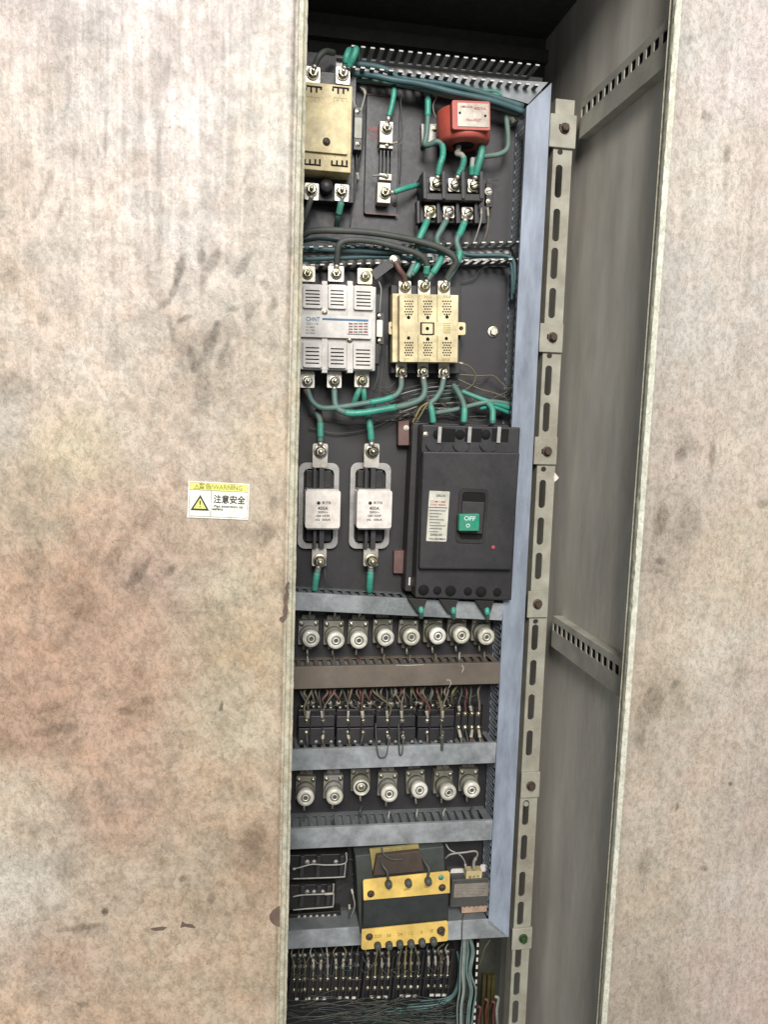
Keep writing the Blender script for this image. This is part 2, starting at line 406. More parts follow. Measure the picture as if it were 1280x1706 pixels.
# slotted upright
YP = 0.35
xp0, xp1 = P(920, 300, YP).x, XR
slots = [(930, 302, 50), (928, 375, 50), (925.5, 439, 48), (921, 505, 47), (914, 634, 47), (910, 695, 46), (904, 823, 45), (900.5, 885, 44), (897, 943, 43), (892, 1062, 42),
         (888, 1121, 42), (885.6, 1178, 42), (883, 1238, 42), (877, 1354, 42), (874.5, 1412, 42), (872, 1473, 42), (869.6, 1521.6, 40), (865, 1593, 40), (863, 1639, 40), (861, 1686, 40)]
cuts = [P(945, 166, YP).z] + [P(920, q, YP).z for q in (215, 562, 751, 1007, 1309, 1564)] + [ZB]
xc = xp0 + (xp1 - xp0) * .36
mb = MB()
for zt_, zb_ in zip(cuts[:-1], cuts[1:]):
    loops = [[(xp0, zb_), (xp1, zb_), (xp1, zt_), (xp0, zt_)]]
    for sx, sy, sh in slots:
        p = P(sx, sy, YP); h = sh * S(sx, sy, YP)
        if zb_ < p.z < zt_ and p.z + h / 2 < zt_ and p.z - h / 2 > zb_: loops.append(rr(xc - .0068, p.z - h / 2, xc + .0068, p.z + h / 2, .0066, 4))
    for sy in (252, 593, 782, 1035, 1337):
        p = P(920, sy, YP)
        if zb_ < p.z < zt_: loops.append(rr(xc - .0055, p.z - .005, xc + .0055, p.z + .005, .0048, 4))
    mb.plate(loops, .003, lambda v: (v.x, YP + .0015 - v.z, v.y))
mb.box(xp1 - .0028, xp1 - .0001, YP + .0032, YP + .035, ZB, P(945, 166, YP).z); mb.box(xp0 + .0001, xp0 + .0025, YP + .0032, YP + .035, ZB, P(945, 166, YP).z)
post = cpart(mb, 'slotted_post', POST, .0005, label='cream slotted upright with bolted clamp plates')
for i, (bx0, by0, bx1, by1, qx, qy) in enumerate([(917, 190, 961, 246, 941, 214), (900, 539, 939, 587, 921, 562), (891, 728, 929, 774, 912, 752), (880, 985, 914, 1029, 896, 1006), (869, 1287, 900, 1329, 885, 1309), (854, 1547, 887, 1582, 872, 1563)]):
    a, b = P(bx0, (by0 + by1) / 2, YP - .006), P(bx1, (by0 + by1) / 2, YP - .006); zt, zb = P((bx0 + bx1) / 2, by0, YP - .006).z, P((bx0 + bx1) / 2, by1, YP - .006).z
    mb = MB().box(a.x, b.x, YP - .006, YP - .0005, zb, zt)
    c = cpart(mb, 'clamp_plate', POST, .0012)
    me = BOLTS('hex', RUST if i < 5 else LEAF); o = bpy.data.objects.new('bolt', me); COL.objects.link(o); o.parent = c
    o.location = P(qx, qy, YP - .0062) - CI; k = .0098; o.scale = (k, k * 1.3, k); o.rotation_euler = (0, .3 * i, 0)
    if i in (1, 2, 0):
        cpart(MB().box(P(qx - 9, qy, YP - .0063).x, P(qx - 4, qy, YP - .0063).x, YP - .0068, YP - .0062, P(qx, qy + 4, YP).z, P(qx, qy - 4, YP).z), 'slot', HOLE, parent=c)
# rails on the side wall (perforated, running to the front)
def side_rail(zc, h, n, Y0=.014):
    XF = XR + .010; Y1 = .345
    loops = [[(Y0, zc - h / 2), (Y1, zc - h / 2), (Y1, zc + h / 2), (Y0, zc + h / 2)]]
    for i in range(n):
        y = Y1 - .012 - i * (Y1 - Y0 - .03) / (n - .5) ; loops.append(rr(y - .0078, zc + h * .17 - .0085, y + .0078, zc + h * .17 + .0085, .003, 3))
    mb = MB().plate(loops, .002, lambda v: (XF + .001 + v.z, v.x, v.y))
    mb.box(XF + .002, XS - .0005, Y0, Y1, zc + h / 2 - .002, zc + h / 2); mb.box(XF + .002, XS - .0005, Y0, Y1, zc - h / 2, zc - h / 2 + .002)
    mb.box(XF + .0050, XF + .0055, Y0 + .002, Y1 - .002, zc - h / 2 + .003, zc + h / 2 - .003, 1)  # black backing sheet added to give the rail holes their dark
    return cpart(mb, 'perforated_rail', [RAILM, HOLE])
zt, zb = PX(962, 176, XR + .010).z, PX(962, 234, XR + .010).z
r1 = side_rail((zt + zb) / 2, zt - zb, 13)
zt, zb = PX(916, 1022, XR + .010).z, PX(916, 1074, XR + .010).z
r2 = side_rail((zt + zb) / 2, zt - zb, 14)

# ------------------------------------------------------------------ doors
LC = [(0, 0, 196, 183, 176), (150, 0, 205, 192, 186), (300, 0, 212, 200, 195), (470, 0, 205, 194, 185), (0, 200, 214, 198, 185), (150, 200, 208, 197, 188), (300, 200, 214, 202, 196),
      (450, 200, 212, 203, 190), (0, 400, 208, 192, 176), (150, 400, 214, 200, 188), (300, 400, 211, 200, 191), (450, 400, 205, 193, 178), (0, 600, 220, 205, 190), (150, 600, 220, 206, 192),
      (350, 620, 192, 178, 162), (450, 600, 200, 188, 170), (0, 700, 200, 188, 174), (120, 750, 215, 198, 170), (300, 750, 210, 194, 178), (450, 750, 208, 190, 165), (60, 850, 192, 174, 152),
      (200, 880, 203, 176, 155), (350, 900, 200, 180, 160), (450, 850, 204, 187, 165), (0, 1000, 208, 178, 154), (150, 980, 190, 160, 138), (250, 960, 186, 164, 148), (400, 980, 204, 189, 165),
      (60, 1080, 198, 165, 142), (200, 1080, 198, 167, 145), (400, 1080, 192, 174, 147), (50, 1200, 190, 158, 136), (200, 1200, 200, 170, 148), (400, 1200, 204, 189, 165), (30, 1350, 213, 198, 178),
      (200, 1350, 196, 169, 149), (420, 1350, 200, 180, 156), (30, 1480, 220, 210, 196), (180, 1480, 204, 187, 167), (350, 1480, 192, 174, 152), (430, 1430, 186, 163, 140), (100, 1600, 196, 174, 156),
      (300, 1600, 210, 188, 164), (430, 1600, 196, 176, 151), (30, 1700, 216, 192, 168), (200, 1700, 204, 179, 155), (430, 1700, 204, 182, 158)]
RC = [(1160, 50, 205, 198, 190), (1250, 100, 216, 204, 199), (1200, 300, 214, 204, 192), (1270, 300, 208, 195, 185), (1140, 500, 198, 190, 180), (1230, 500, 205, 196, 186), (1140, 750, 196, 182, 170),
      (1230, 750, 205, 192, 178), (1110, 900, 180, 166, 152), (1230, 930, 205, 190, 170), (1180, 1100, 211, 199, 182), (1110, 1150, 184, 170, 152), (1250, 1150, 200, 186, 173), (1150, 1350, 200, 185, 168),
      (1250, 1350, 195, 180, 168), (1080, 1500, 194, 180, 162), (1250, 1500, 204, 191, 179), (1080, 1650, 186, 172, 156), (1250, 1650, 204, 185, 174)]  # right door tones; darker ones by the left edge carry its shading
# hand smudges and grime: cx, cy, rx, ry, tilt in degrees, strength
LS = [(297, 450, 8, 24, 14, .62), (290, 480, 6, 20, 20, .45), (272, 507, 13, 6, -35, .4), (334, 428, 7, 15, 0, .42), (354, 434, 8, 22, 24, .48), (338, 465, 6, 26, 6, .32), (403, 443, 8, 22, 34, .46), (440, 474, 7, 10, 0, .5),
      (456, 505, 6, 11, 0, .45), (430, 500, 5, 14, 25, .3), (415, 517, 8, 16, 10, .36), (389, 515, 9, 6, 0, .42), (306, 531, 13, 5, -25, .5), (285, 548, 5, 28, -12, .34), (358, 556, 7, 22, 14, .45), (344, 575, 6, 22, 8, .34), (318, 592, 7, 18, -14, .42), (322, 616, 5, 6, 0, .55),
      (330, 604, 14, 5, -30, .3), (372, 590, 6, 24, 18, .26), (365, 540, 10, 4, 20, .3), (338, 640, 14, 50, 3, .22), (335, 575, 40, 26, -10, .2), (375, 600, 14, 30, 20, .2), (100, 350, 5, 20, 20, .3), (80, 300, 6, 22, 15, .25), (55, 355, 7, 10, 40, .3), (75, 535, 12, 10, 0, .22), (20, 460, 18, 14, 0, .2),
      (262, 230, 4, 22, 10, .3), (410, 290, 4, 25, 25, .25), (60, 930, 20, 35, 10, .22), (190, 925, 10, 40, 25, .26), (236, 955, 7, 30, 32, .34), (222, 962, 5, 24, 25, .3), (285, 950, 6, 15, 45, .34), (440, 890, 18, 25, 35, .3), (458, 840, 8, 12, 0, .22),
      (340, 1010, 60, 14, 0, .18), (235, 1118, 10, 12, 30, .3), (212, 1185, 16, 7, 10, .35), (250, 1165, 14, 8, 0, .28), (90, 1180, 24, 12, -15, .25), (100, 1215, 50, 9, -8, .24), (430, 1390, 18, 28, 20, .28), (372, 1178, 3, 8, 5, .6),
      (180, 1519, 6, 6, 0, .7), (310, 1463, 9, 5, -30, .45), (356, 1498, 7, 10, 20, .4), (140, 1545, 42, 5, -8, .35), (430, 1433, 30, 20, 0, .2), (143, 1673, 10, 4, 0, .4), (60, 1380, 30, 14, 0, .15), (110, 1440, 24, 24, 0, .18), (250, 1330, 20, 16, 20, .15),
      (15, 640, 40, 20, 0, .2), (440, 120, 8, 8, 0, .25), (478, 115, 5, 7, 0, .35), (420, 55, 4, 3, 0, .5), (250, 860, 10, 30, 25, .2), (130, 1010, 30, 40, 20, .15)]
LS += [(330, 1016, 90, 2.6, 1, -.22), (142, 80, 3, 120, 0, .16), (174, 150, 2.5, 110, 0, .20), (172, 245, 2.5, 26, 0, .35), (200, 30, 2.5, 40, 0, .18), (262, 260, 3, 60, 3, .18), (265, 390, 3.5, 80, 0, .14), (254, 420, 4, 70, 0, -.10), (14, 60, 4, 60, 0, .18), (110, 110, 3.5, 70, 0, .14),
      (283, 60, 3, 70, 0, .12), (330, 230, 3, 90, 0, .12), (60, 120, 3, 100, 0, .12), (230, 130, 3, 90, 0, .12), (370, 150, 3, 110, 0, .10), (120, 250, 3, 60, 0, .15), (170, 900, 7, 60, 25, .16), (215, 900, 6, 50, 22, .16), (120, 1040, 9, 40, 30, .14), (60, 1000, 8, 60, 5, .14), (270, 1530, 40, 3, -8, -.15), (300, 770, 3, 40, 0, .12), (255, 690, 5, 50, 12, .12)]
RS = [(1205, 120, 3, 90, 2, .08), (1250, 420, 4, 120, 2, .08), (1170, 190, 4, 8, 10, .35), (1145, 65, 3, 8, 0, .3), (1178, 195, 6, 10, 20, .3), (1210, 255, 6, 16, 5, .32), (1208, 300, 4, 20, 5, .22), (1135, 758, 9, 12, 10, .38), (1188, 755, 5, 22, 5, .38), (1152, 740, 24, 12, 30, .2), (1103, 868, 12, 26, 10, .36),
      (1102, 935, 8, 7, 0, .38), (1100, 952, 7, 3, -20, .3), (1092, 1168, 16, 26, 0, .32), (1128, 1140, 10, 5, -40, .3), (1133, 1345, 3, 8, 10, .5), (1222, 1307, 3, 3, 0, .6), (1180, 1448, 4, 6, -20, .4), (1080, 1440, 10, 26, 0, .18), (1272, 840, 8, 8, 0, .3),
      (1070, 1210, 10, 40, 0, .2), (1110, 1660, 20, 40, 0, .15), (1240, 580, 14, 40, 10, .14), (1150, 870, 20, 40, 10, .16), (1230, 1120, 30, 30, 0, .12)]

def door_mat(name, seed, warm=1.0, con=1.0, pep=1.0):
    m_ = bpy.data.materials.new(name); n = N(m_)
    g = n.add('ShaderNodeNewGeometry').outputs['Position']
    g = n.scalevec(g, (.75, .75, .75), (seed, seed * .7, seed * 1.3))
    base = n.add('ShaderNodeAttribute', attribute_name='tint').outputs['Color']
    st = n.add('ShaderNodeAttribute', attribute_name='stain').outputs['Fac']
    sk = n.add('ShaderNodeAttribute', attribute_name='streak').outputs['Fac']
    warp = n.add('ShaderNodeTexNoise', {'Vector': g, 'Scale': 30., 'Detail': 3.}).outputs['Color']
    gw = n.add('ShaderNodeVectorMath', {0: g, 1: n.add('ShaderNodeVectorMath', {0: warp, 'Scale': 0.006}, operation='SCALE').outputs[0]}, operation='ADD').outputs[0]
    a = n.noise(gw, 30, 9, .68, .3)
    b = n.noise(gw, 62, 7, .74, .5)
    c = n.noise(g, 480, 4, .75)
    d = n.noise(n.scalevec(gw, (1, 1, .7)), 190, 6, .78, .5)
    rt = n.add('ShaderNodeVectorRotate', {'Vector': gw, 'Angle': .55}, rotation_type='Y_AXIS').outputs[0]
    e_ = n.noise(n.scalevec(rt, (1, 1, .28)), 95, 6, .72, .4)
    sv = n.noise(n.scalevec(g, (1, 1, .05)), 85, 5, .65, .3)
    sv2 = n.noise(n.scalevec(gw, (1, 1, .16)), 60, 4, .6)
    # warm against cool drift of the grime
    h = n.noise(gw, 17, 5, .65, .5)
    col = n.mix(n.mapr(h, .42, .60, 0, .4), base, n.mix(1.0, base, (.88, .99, 1.05), 'MULTIPLY'))
    h2 = n.noise(n.scalevec(gw, (1, 1, 1), (4, 1, 2)), 21, 5, .65, .5)
    col = n.mix(n.mapr(h2, .50, .64, 0, .3 * warm), col, n.mix(1.0, base, (1.08, .92, .80), 'MULTIPLY'))
    cc = lambda lo, hi: (1 + (lo - 1) * con, 1 + (hi - 1) * con)
    k = n.mapr(a, .36, .62, *cc(.83, 1.07))
    k = n.math('MULTIPLY', k, n.mapr(b, .38, .60, *cc(.82, 1.08)))
    k = n.math('MULTIPLY', k, n.mapr(e_, .42, .58, *cc(.90, 1.04)))
    k = n.math('MULTIPLY', k, n.mapr(d, .42, .53, .80 - .04 * (pep - 1), 1.05))
    k = n.math('MULTIPLY', k, n.mapr(c, .38, .60, .88, 1.06))
    s1 = n.mapr(sv, .42, .58, .76, 1.08); s2 = n.mapr(sv2, .38, .62, .88, 1.06)
    s12 = n.math('MULTIPLY', s1, s2)
    k = n.math('MULTIPLY', k, n.math('ADD', 1.0, n.math('MULTIPLY', n.math('SUBTRACT', s12, 1.0), sk)))
    f_ = n.noise(n.scalevec(gw, (1, 1, .8), (2, 5, 1)), 130, 6, .8, .9)
    k = n.math('MULTIPLY', k, n.math('SUBTRACT', 1.0, n.math('MULTIPLY', n.mapr(f_, .60, .67, 0, .26 * con), n.mapr(b, .44, .6, 1.0, .1), True)))
    # smudges broken up by the noise
    stn = n.math('MULTIPLY', st, n.mapr(n.math('ADD', n.math('MULTIPLY', a, .5), n.math('MULTIPLY', d, .5)), .38, .62, 1.2, .8))
    k = n.math('MULTIPLY', k, n.math('SUBTRACT', 1.0, stn, True))
    # pepper specks and short fibres
    vo = n.add('ShaderNodeTexVoronoi', {'Vector': gw, 'Scale': 190., 'Randomness': 1.}).outputs['Distance']
    sp = n.math('MULTIPLY', n.math('LESS_THAN', vo, n.mapr(n.noise(g, 22, 3), .44, .72, 0, .19)), .46)
    k = n.math('MULTIPLY', k, n.math('SUBTRACT', 1.0, sp))
    k = n.math('MINIMUM', k, 1.06)
    kc = n.add('ShaderNodeCombineColor', {0: k, 1: n.math('POWER', k, 1.03), 2: n.math('POWER', k, 1.1)}).outputs[0]
    col = n.mix(1.0, col, kc, 'MULTIPLY')
    hgt = n.math('ADD', n.math('MULTIPLY', d, .8), n.math('ADD', n.math('MULTIPLY', c, .35), n.math('MULTIPLY', b, 1.2)))
    n.out(col, n.mapr(a, .3, .7, .50, .36), 0, hgt, .6, .0009)
    return m_
LDM = door_mat('grimy_beige_door_paint', 3.1); RDM = door_mat('speckled_beige_door_paint', 8.7, .25, .6, 1.4)

def door(name, xa, xb, ctrl, stains, m_, label, edge, streaks):
    """a sheet steel door: dense front face with rolled edge on its free side; edge = +1 right, -1 left"""
    zb, zt = ZB - .02, ZT + .02; yb_ = .0258 if edge > 0 else .0128
    near = np.linspace(0, .50, 190) ** 1.0; far = np.linspace(.51, abs(xb - xa), 12); u = np.concatenate([near, far])
    z = np.concatenate([np.linspace(zb, .56, 50)[:-1], np.linspace(.56, zt, 560)])
    fx = (xb - u) if edge > 0 else (xa + u)
    if edge > 0: fx = fx[::-1]
    X, Z = np.meshgrid(fx, z)
    # to photograph pixels for the measured stains (only used here to look the colours up)
    d = np.stack([X - CAM[0], np.full_like(X, -CAM[1]), Z - CAM[2]], -1); c = d @ W
    U = c[..., 0] / c[..., 2] * F + 640; V = c[..., 1] / c[..., 2] * F + 853
    e = np.abs((xb if edge > 0 else xa) - X)
    Y = np.zeros_like(X)
    for i in range(14):                                  # shallow dents
        cx = rng.uniform(fx[0], fx[-1]); cz = rng.uniform(.65, 2.1); r = rng.uniform(.05, .16)
        Y += rng.uniform(-.0012, .0012) * np.exp(-((X - cx) ** 2 + (Z - cz) ** 2) / r ** 2)
    if edge < 0: Y += np.where(e < .0085, -.0065, -.0075 * np.exp(-np.maximum(e - .0085, 0) / .018)) + np.where(e > .0085, .0022, 0)
    else: Y += .004 * np.exp(-(e / .0025) ** 2)
    ny, nx = X.shape
    w = 0; acc = np.zeros(X.shape + (3,))
    for (cx, cy, r_, g_, b_) in ctrl:
        wt = 1 / (((U - cx) ** 2 + (V - cy) ** 2) / 900. + 1.) ** 1.6
        acc += wt[..., None] * np.array(lin((r_, g_, b_))); w = w + wt
    tint = acc / w[..., None] * (0.79 if edge > 0 else .84) * np.array([1.0, .99, .98])
    st = np.zeros_like(X)
    for (cx, cy, rx, ry, an, s_) in stains:
        a_ = math.radians(an); du, dv = U - cx, V - cy
        uu = du * math.cos(a_) + dv * math.sin(a_); vv = -du * math.sin(a_) + dv * math.cos(a_)
        q = (uu / rx) ** 2 + (vv / ry) ** 2; st = 1 - (1 - st) * (1 - s_ * 1.05 / (1 + np.exp((np.sqrt(q) - 1.) * 9.)))
    sk = np.clip(streaks - V / 650. * .9, .12, 1.) if streaks > .5 else np.full_like(X, .25)
    verts = np.stack([X - CI.x, Y - CI.y, Z - CI.z], -1).reshape(-1, 3)
    idx = np.arange(ny * nx).reshape(ny, nx)
    q = np.stack([idx[:-1, :-1], idx[:-1, 1:], idx[1:, 1:], idx[1:, :-1]], -1).reshape(-1, 4)
    vs = verts.tolist(); fs = q.tolist()
    # folded free edge
    col = nx - 1 if edge > 0 else 0
    xe = xb if edge > 0 else xa
    prof = [(.0030, .003), (.0040, .012), (.0102, .0125), (.0124, .009), (.0158, .0105), (.0158, .030)] if edge > 0 else [(-.0008, -.004), (-.0012, .001), (-.0008, .004), (.0006, .006), (.020, .013)]
    strips = [idx[:, col].tolist()]
    for k, (dx, dy) in enumerate(prof):
        if edge < 0 and k == 0: dy = -.0058
        s0 = len(vs); jit = rng.normal(0, .00035, ny); jit = np.convolve(jit, np.ones(3) / 3, 'same')
        chip = np.zeros(ny)
        if edge < 0:
            for zc in (P(1050, 955, 0).z, P(1042, 930, 0).z, P(1060, 830, 0).z, P(1035, 1185, 0).z, P(1040, 1010, 0).z, P(1030, 1290, 0).z): chip += .0009 * np.exp(-((z - zc) / rng.uniform(.003, .01)) ** 2)
        sg = edge * 1.0
        for j in range(ny): vs.append([xe + (dx if edge > 0 else dx) + (jit[j] + chip[j]) * (1 if k in (0, 1, 4) else .3) - CI.x, dy - CI.y, z[j] - CI.z])
        strips.append(list(range(s0, s0 + ny)))
    for a_, b_ in zip(strips[:-1], strips[1:]):
        for j in range(ny - 1):
            fs.append([a_[j], b_[j], b_[j + 1], a_[j + 1]] if edge > 0 else [a_[j], a_[j + 1], b_[j + 1], b_[j]])
    # back skin
    s0 = len(vs); ob = (xa, xb) if edge > 0 else (xa, xb)
    for zz in (zb, zt):
        for xx in ob: vs.append([xx - CI.x, yb_ - CI.y, zz - CI.z])
    fs.append([s0, s0 + 2, s0 + 3, s0 + 1])
    sh_, zm = ((.0060, 1.55) if edge > 0 else (.0065, 1.32))      # the doors hang a little out of plumb
    vs = [[v[0] + (v[2] + CI.z - zm) * sh_, v[1], v[2]] for v in vs]
    me = bpy.data.meshes.new(name); me.from_pydata(vs, [], fs); me.materials.append(m_)
    me.polygons.foreach_set('use_smooth', [True] * len(me.polygons))
    nv = len(vs); T = np.ones((nv, 4)); T[:ny * nx, :3] = tint.reshape(-1, 3)
    if edge < 0: T[:ny * nx][(e < .0085).ravel(), :3] = lin((206, 203, 186))
    edgec = np.array(lin((206, 202, 182))) if edge < 0 else np.array(lin((186, 180, 160)))
    T[ny * nx:, :3] = edgec
    at = me.attributes.new('tint', 'FLOAT_COLOR', 'POINT'); at.data.foreach_set('color', T.astype(np.float32).ravel())
    A = np.zeros(nv, np.float32); A[:ny * nx] = st.ravel(); at = me.attributes.new('stain', 'FLOAT', 'POINT'); at.data.foreach_set('value', A)
    A = np.full(nv, .2, np.float32); A[:ny * nx] = sk.ravel(); at = me.attributes.new('streak', 'FLOAT', 'POINT'); at.data.foreach_set('value', A)
    o = bpy.data.objects.new(name, me); COL.objects.link(o); o.parent = cab; o['label'] = label
    try: me.set_sharp_from_angle(angle=math.radians(35))
    except Exception: pass
    return o
xl_edge = P(478.5, 853, 0).x
ldoor = door('door', xl_edge - .62, xl_edge, LC, LS, LDM, 'left door, beige paint covered in brown grime and hand smudges, warning sticker on it', +1, 1.15)
xr_edge = P(1062.5, 853, 0).x
rdoor = door('door', xr_edge, xr_edge + .55, RC, RS, RDM, 'right door, pale beige paint with fine dark specks and a chipped left edge', -1, .3)

# paint chips on the left door (bare patches with real, thin relief)
def chip(pts, m_, Yf=-.0008):
    mb = MB(); fr = [P(x, y, Yf) for x, y in pts]; bk = [Vector((p.x, .0005, p.z)) for p in fr]; mb.prism(fr, bk)
    return cpart(mb, 'paint_chip', m_, parent=ldoor)
chip([(480, 968), (483, 972), (479, 980), (482, 990), (478, 1004), (480, 1016), (476, 1030), (471, 1037), (465, 1033), (466, 1029), (474, 1026), (471, 1018), (474, 1008), (472, 998), (476, 986), (475, 978)], MUD)
chip([(466, 1510), (466, 1544), (460, 1543), (453, 1538), (449, 1532), (449, 1524), (455, 1516), (461, 1513)], MUD)
chip([(249, 1548), (256, 1546), (270, 1544), (278, 1545), (272, 1550), (258, 1551)], MUD)
chip([(300, 1546), (303, 1535), (309, 1539), (320, 1540), (326, 1546), (318, 1546), (308, 1544)], MUD)

# warning sticker
c3 = P(364, 834, -.0015); a3 = P(313, 801, 0); b3 = P(415, 806, 0); k3 = S(364, 834, 0)
ang = math.atan2(b3.z - a3.z, b3.x - a3.x)
def stk(x, y, lift):                                        # sticker coordinates in photograph pixels from its centre
    v = Vector((x * k3, 0, -y * k3)); v = Matrix.Rotation(-ang, 4, 'Y') @ v
    return Vector((c3.x + v.x, c3.y - lift, c3.z + v.z))
mb = MB()
def sq(x0, y0, x1, y1, lift, mi, t=.0002):
    fr = [stk(x0, y0, lift), stk(x1, y0, lift), stk(x1, y1, lift), stk(x0, y1, lift)]; mb.prism(fr, [p + Vector((0, t, 0)) for p in fr], mi)
sq(-51, -31, 51, 31, 0, 0, .0012)
sq(-48, -28.5, 48, -17, .00022, 1)
for (x0, y0, x1, y1) in ((-48, -29.2, 48, -28.5), (-48, 27.8, 48, 28.6), (-48.6, -28.5, -48, 28), (48, -28.5, 48.6, 28), (-48, -17, 48, -16.2), (-12.8, -16.2, -12, 28)): sq(x0, y0, x1, y1, .00024, 2)
def tri(cx, cy, r, mi, lift, dh=0):
    fr = [stk(cx, cy - r, lift), stk(cx + r * 1.0, cy + r * .72, lift), stk(cx - r * 1.0, cy + r * .72, lift)]; mb.prism(fr, [p + Vector((0, .0002, 0)) for p in fr], mi)
tri(-30.5, 7, 15.5, 3, .00026); tri(-30.5, 7.4, 10.6, 1, .00048)
sq(-31.6, 1.5, -29.4, 8.5, .0007, 3); sq(-31.5, 10.5, -29.5, 12.8, .0007, 3)
tri(-37, -21.5, 5.2, 4, .00045); tri(-37, -21.2, 3.0, 1, .00066); sq(-37.5, -23, -36.6, -19.6, .0009, 4)
def stext(body, x, y, h, mi, w=None):
    mb.text(body, h * k3, lambda c: stk(x + c.x / k3, y - c.y / k3, .0005 + c.z), mi, .00006, wfit=w * k3 if w else None)
stext('警告', -23, -22.6, 10.5, 4); stext('/WARNING', 13, -22.6, 11.5, 4, 52)
stext('注意安全', 18, -1.5, 15, 3, 53)
stext('Pay attention to', 17, 9.6, 5.6, 3, 48); stext('safety', -1, 14.6, 5.6, 3, 19)
mb.v = [tuple(Vector(v) - CI) for v in mb.v]
st_o = mb.build('warning_sticker', [STW, STY, INKG, INK, STO], ldoor); st_o['label'] = 'white and yellow warning sticker with a triangle and four Chinese characters'

# ================================================================== WIRING DUCTS
XTK = P(846.5, 850, .335).x
def hduct(label, lt, rt, rb, lb, Yf, Yb, m_cover, top=True, bot=False, pitch=.0171, cat='wiring duct', slotw=.0086, dm=None, extra_left=60, m_wall=None):
    """lt, rt, rb, lb: corners of the cover's front face on the photograph"""
    d = Dev('wiring_duct', label, cat, rb[0], rb[1], Yf, (rt[1] - lt[1]) / (rt[0] - lt[0]), 'slotted wiring ducts')
    sl = (lt[1] - rt[1]) / (rt[0] - lt[0])
    x0 = d.l(lt[0] - extra_left, lt[1] + sl * extra_left, Yf).x; x1 = (d.l(*rt, Yf).x + d.l(*rb, Yf).x) / 2
    z1 = d.l(*rt, Yf).z; z0 = d.l(*rb, Yf).z
    if m_cover is not DUCTB: x1 = XTK - d.e.matrix_world.translation.x - .0012
    dep = Yb - Yf
    mb = MB().box(x0, x1, 0, .0018, z0, z1); mb.box(x0, x1, .0018, .009, z1 - .0015, z1); mb.box(x0, x1, .0018, .009, z0, z0 + .0015)
    d.part(mb, 'cover', m_cover, .0006)
    def wall(zw, nm):
        loops = [[(x0, .0025), (x1 - .001, .0025), (x1 - .001, dep), (x0, dep)]]; x = x0 + .006
        while x < x1 - .01:
            loops.append(rr(x, .011, x + slotw, dep - .012, .0015, 2)); x += pitch
        mm = MB().plate(loops, .0014, lambda v: (v.x, v.y, zw + v.z)); d.part(mm, nm, m_wall or DUCTD)
    wall(z1 - .0025, 'slotted_wall'); wall(z0 + .0025, 'slotted_wall')
    d.part(MB().box(x0, x1 - .001, dep - .0015, dep, z0 + .0035, z1 - .0035), 'back', DUCTD)
    return d
YD = .335
dA = hduct('pale grey horizontal duct right under the two blade fuses and the big breaker', (500, 989), (842, 1006), (842, 1034), (498, 1018), YD, YPL, DUCT)
dB = hduct('brown covered horizontal duct between the row of eight screw fuses and the relays', (498, 1113), (834, 1104), (833, 1139), (498, 1150), YD, YPL, DUCTB, m_wall=DUCTB)
dC = hduct('stained grey horizontal duct below the relays and above the row of seven screw fuses', (495, 1251), (832, 1238), (831, 1271), (494, 1286), YD, YPL, DUCT)
dD = hduct('grey horizontal duct with clean slotted top between the seven screw fuses and the transformer', (491, 1383), (829, 1367), (828, 1399), (490, 1417), YD, YPL, DUCT)
# bottom duct with mitred right end
d = Dev('wiring_duct', 'lowest grey horizontal duct, running behind the yellow transformer terminals, mitred at its right end', 'wiring duct', 830, 1545, YD, -.055, 'slotted wiring ducts')
mb = d.poly(MB(), [(430, 1554.5), (813, 1531), (848, 1561), (430, 1584)], YD, YD + .002); d.part(mb, 'cover', DUCT, .0005)
mb = MB(); a, b = d.l(430, 1556, YD), d.l(813, 1532, YD); mb.box(a.x, b.x, .003, YPL - YD, b.z - .003, b.z - .0015); a, b = d.l(430, 1583, YD), d.l(836, 1559, YD); mb.box(a.x, b.x, .003, YPL - YD, b.z + .003, b.z + .0045); d.part(mb, 'side_wall', DUCTD)

# vertical trunk on the right
tk = Dev('wiring_duct', 'tall pale blue vertical duct along the right edge of the mounting plate', 'wiring duct', 885, 850, YD, None, 'slotted wiring ducts')
xr_ = tk.l(884, 850, YD).x; xl_ = tk.l(846.5, 850, YD).x
zt = tk.l(915, 137, YD).z; zb = tk.l(850, 1562, YD).z; w_ = xr_ - xl_
mb = MB(); fr = [Vector((xl_, 0, zt - w_)), Vector((xl_, 0, zb + w_ * .72)), Vector((xr_, 0, zb)), Vector((xr_, 0, zt))]; mb.prism(fr, [p + Vector((0, .002, 0)) for p in fr]); mb.box(xr_ - .0015, xr_, .002, .012, zb, zt)
tk.part(mb, 'cover', DUCTL, .0006)
dep = YPL - YD
def vwall(xw, nm):
    loops = [[(.0025, zb + w_ * .75), (dep, zb + w_ * .75), (dep, zt - w_), (.0025, zt - w_)]]; z = zb + w_
    while z < zt - w_ - .012: loops.append(rr(.010, z, dep - .010, z + .0088, .0015, 2)); z += .0171
    tk.part(MB().plate(loops, .0014, lambda v: (xw + v.z, v.x, v.y)), nm, DUCTL)
vwall(xl_ + .0012, 'slotted_wall'); vwall(xr_ - .003, 'slotted_wall')
tk.part(MB().box(xl_ + .003, xr_ - .004, dep - .0015, dep, zb + w_, zt - w_), 'back', DUCTD)

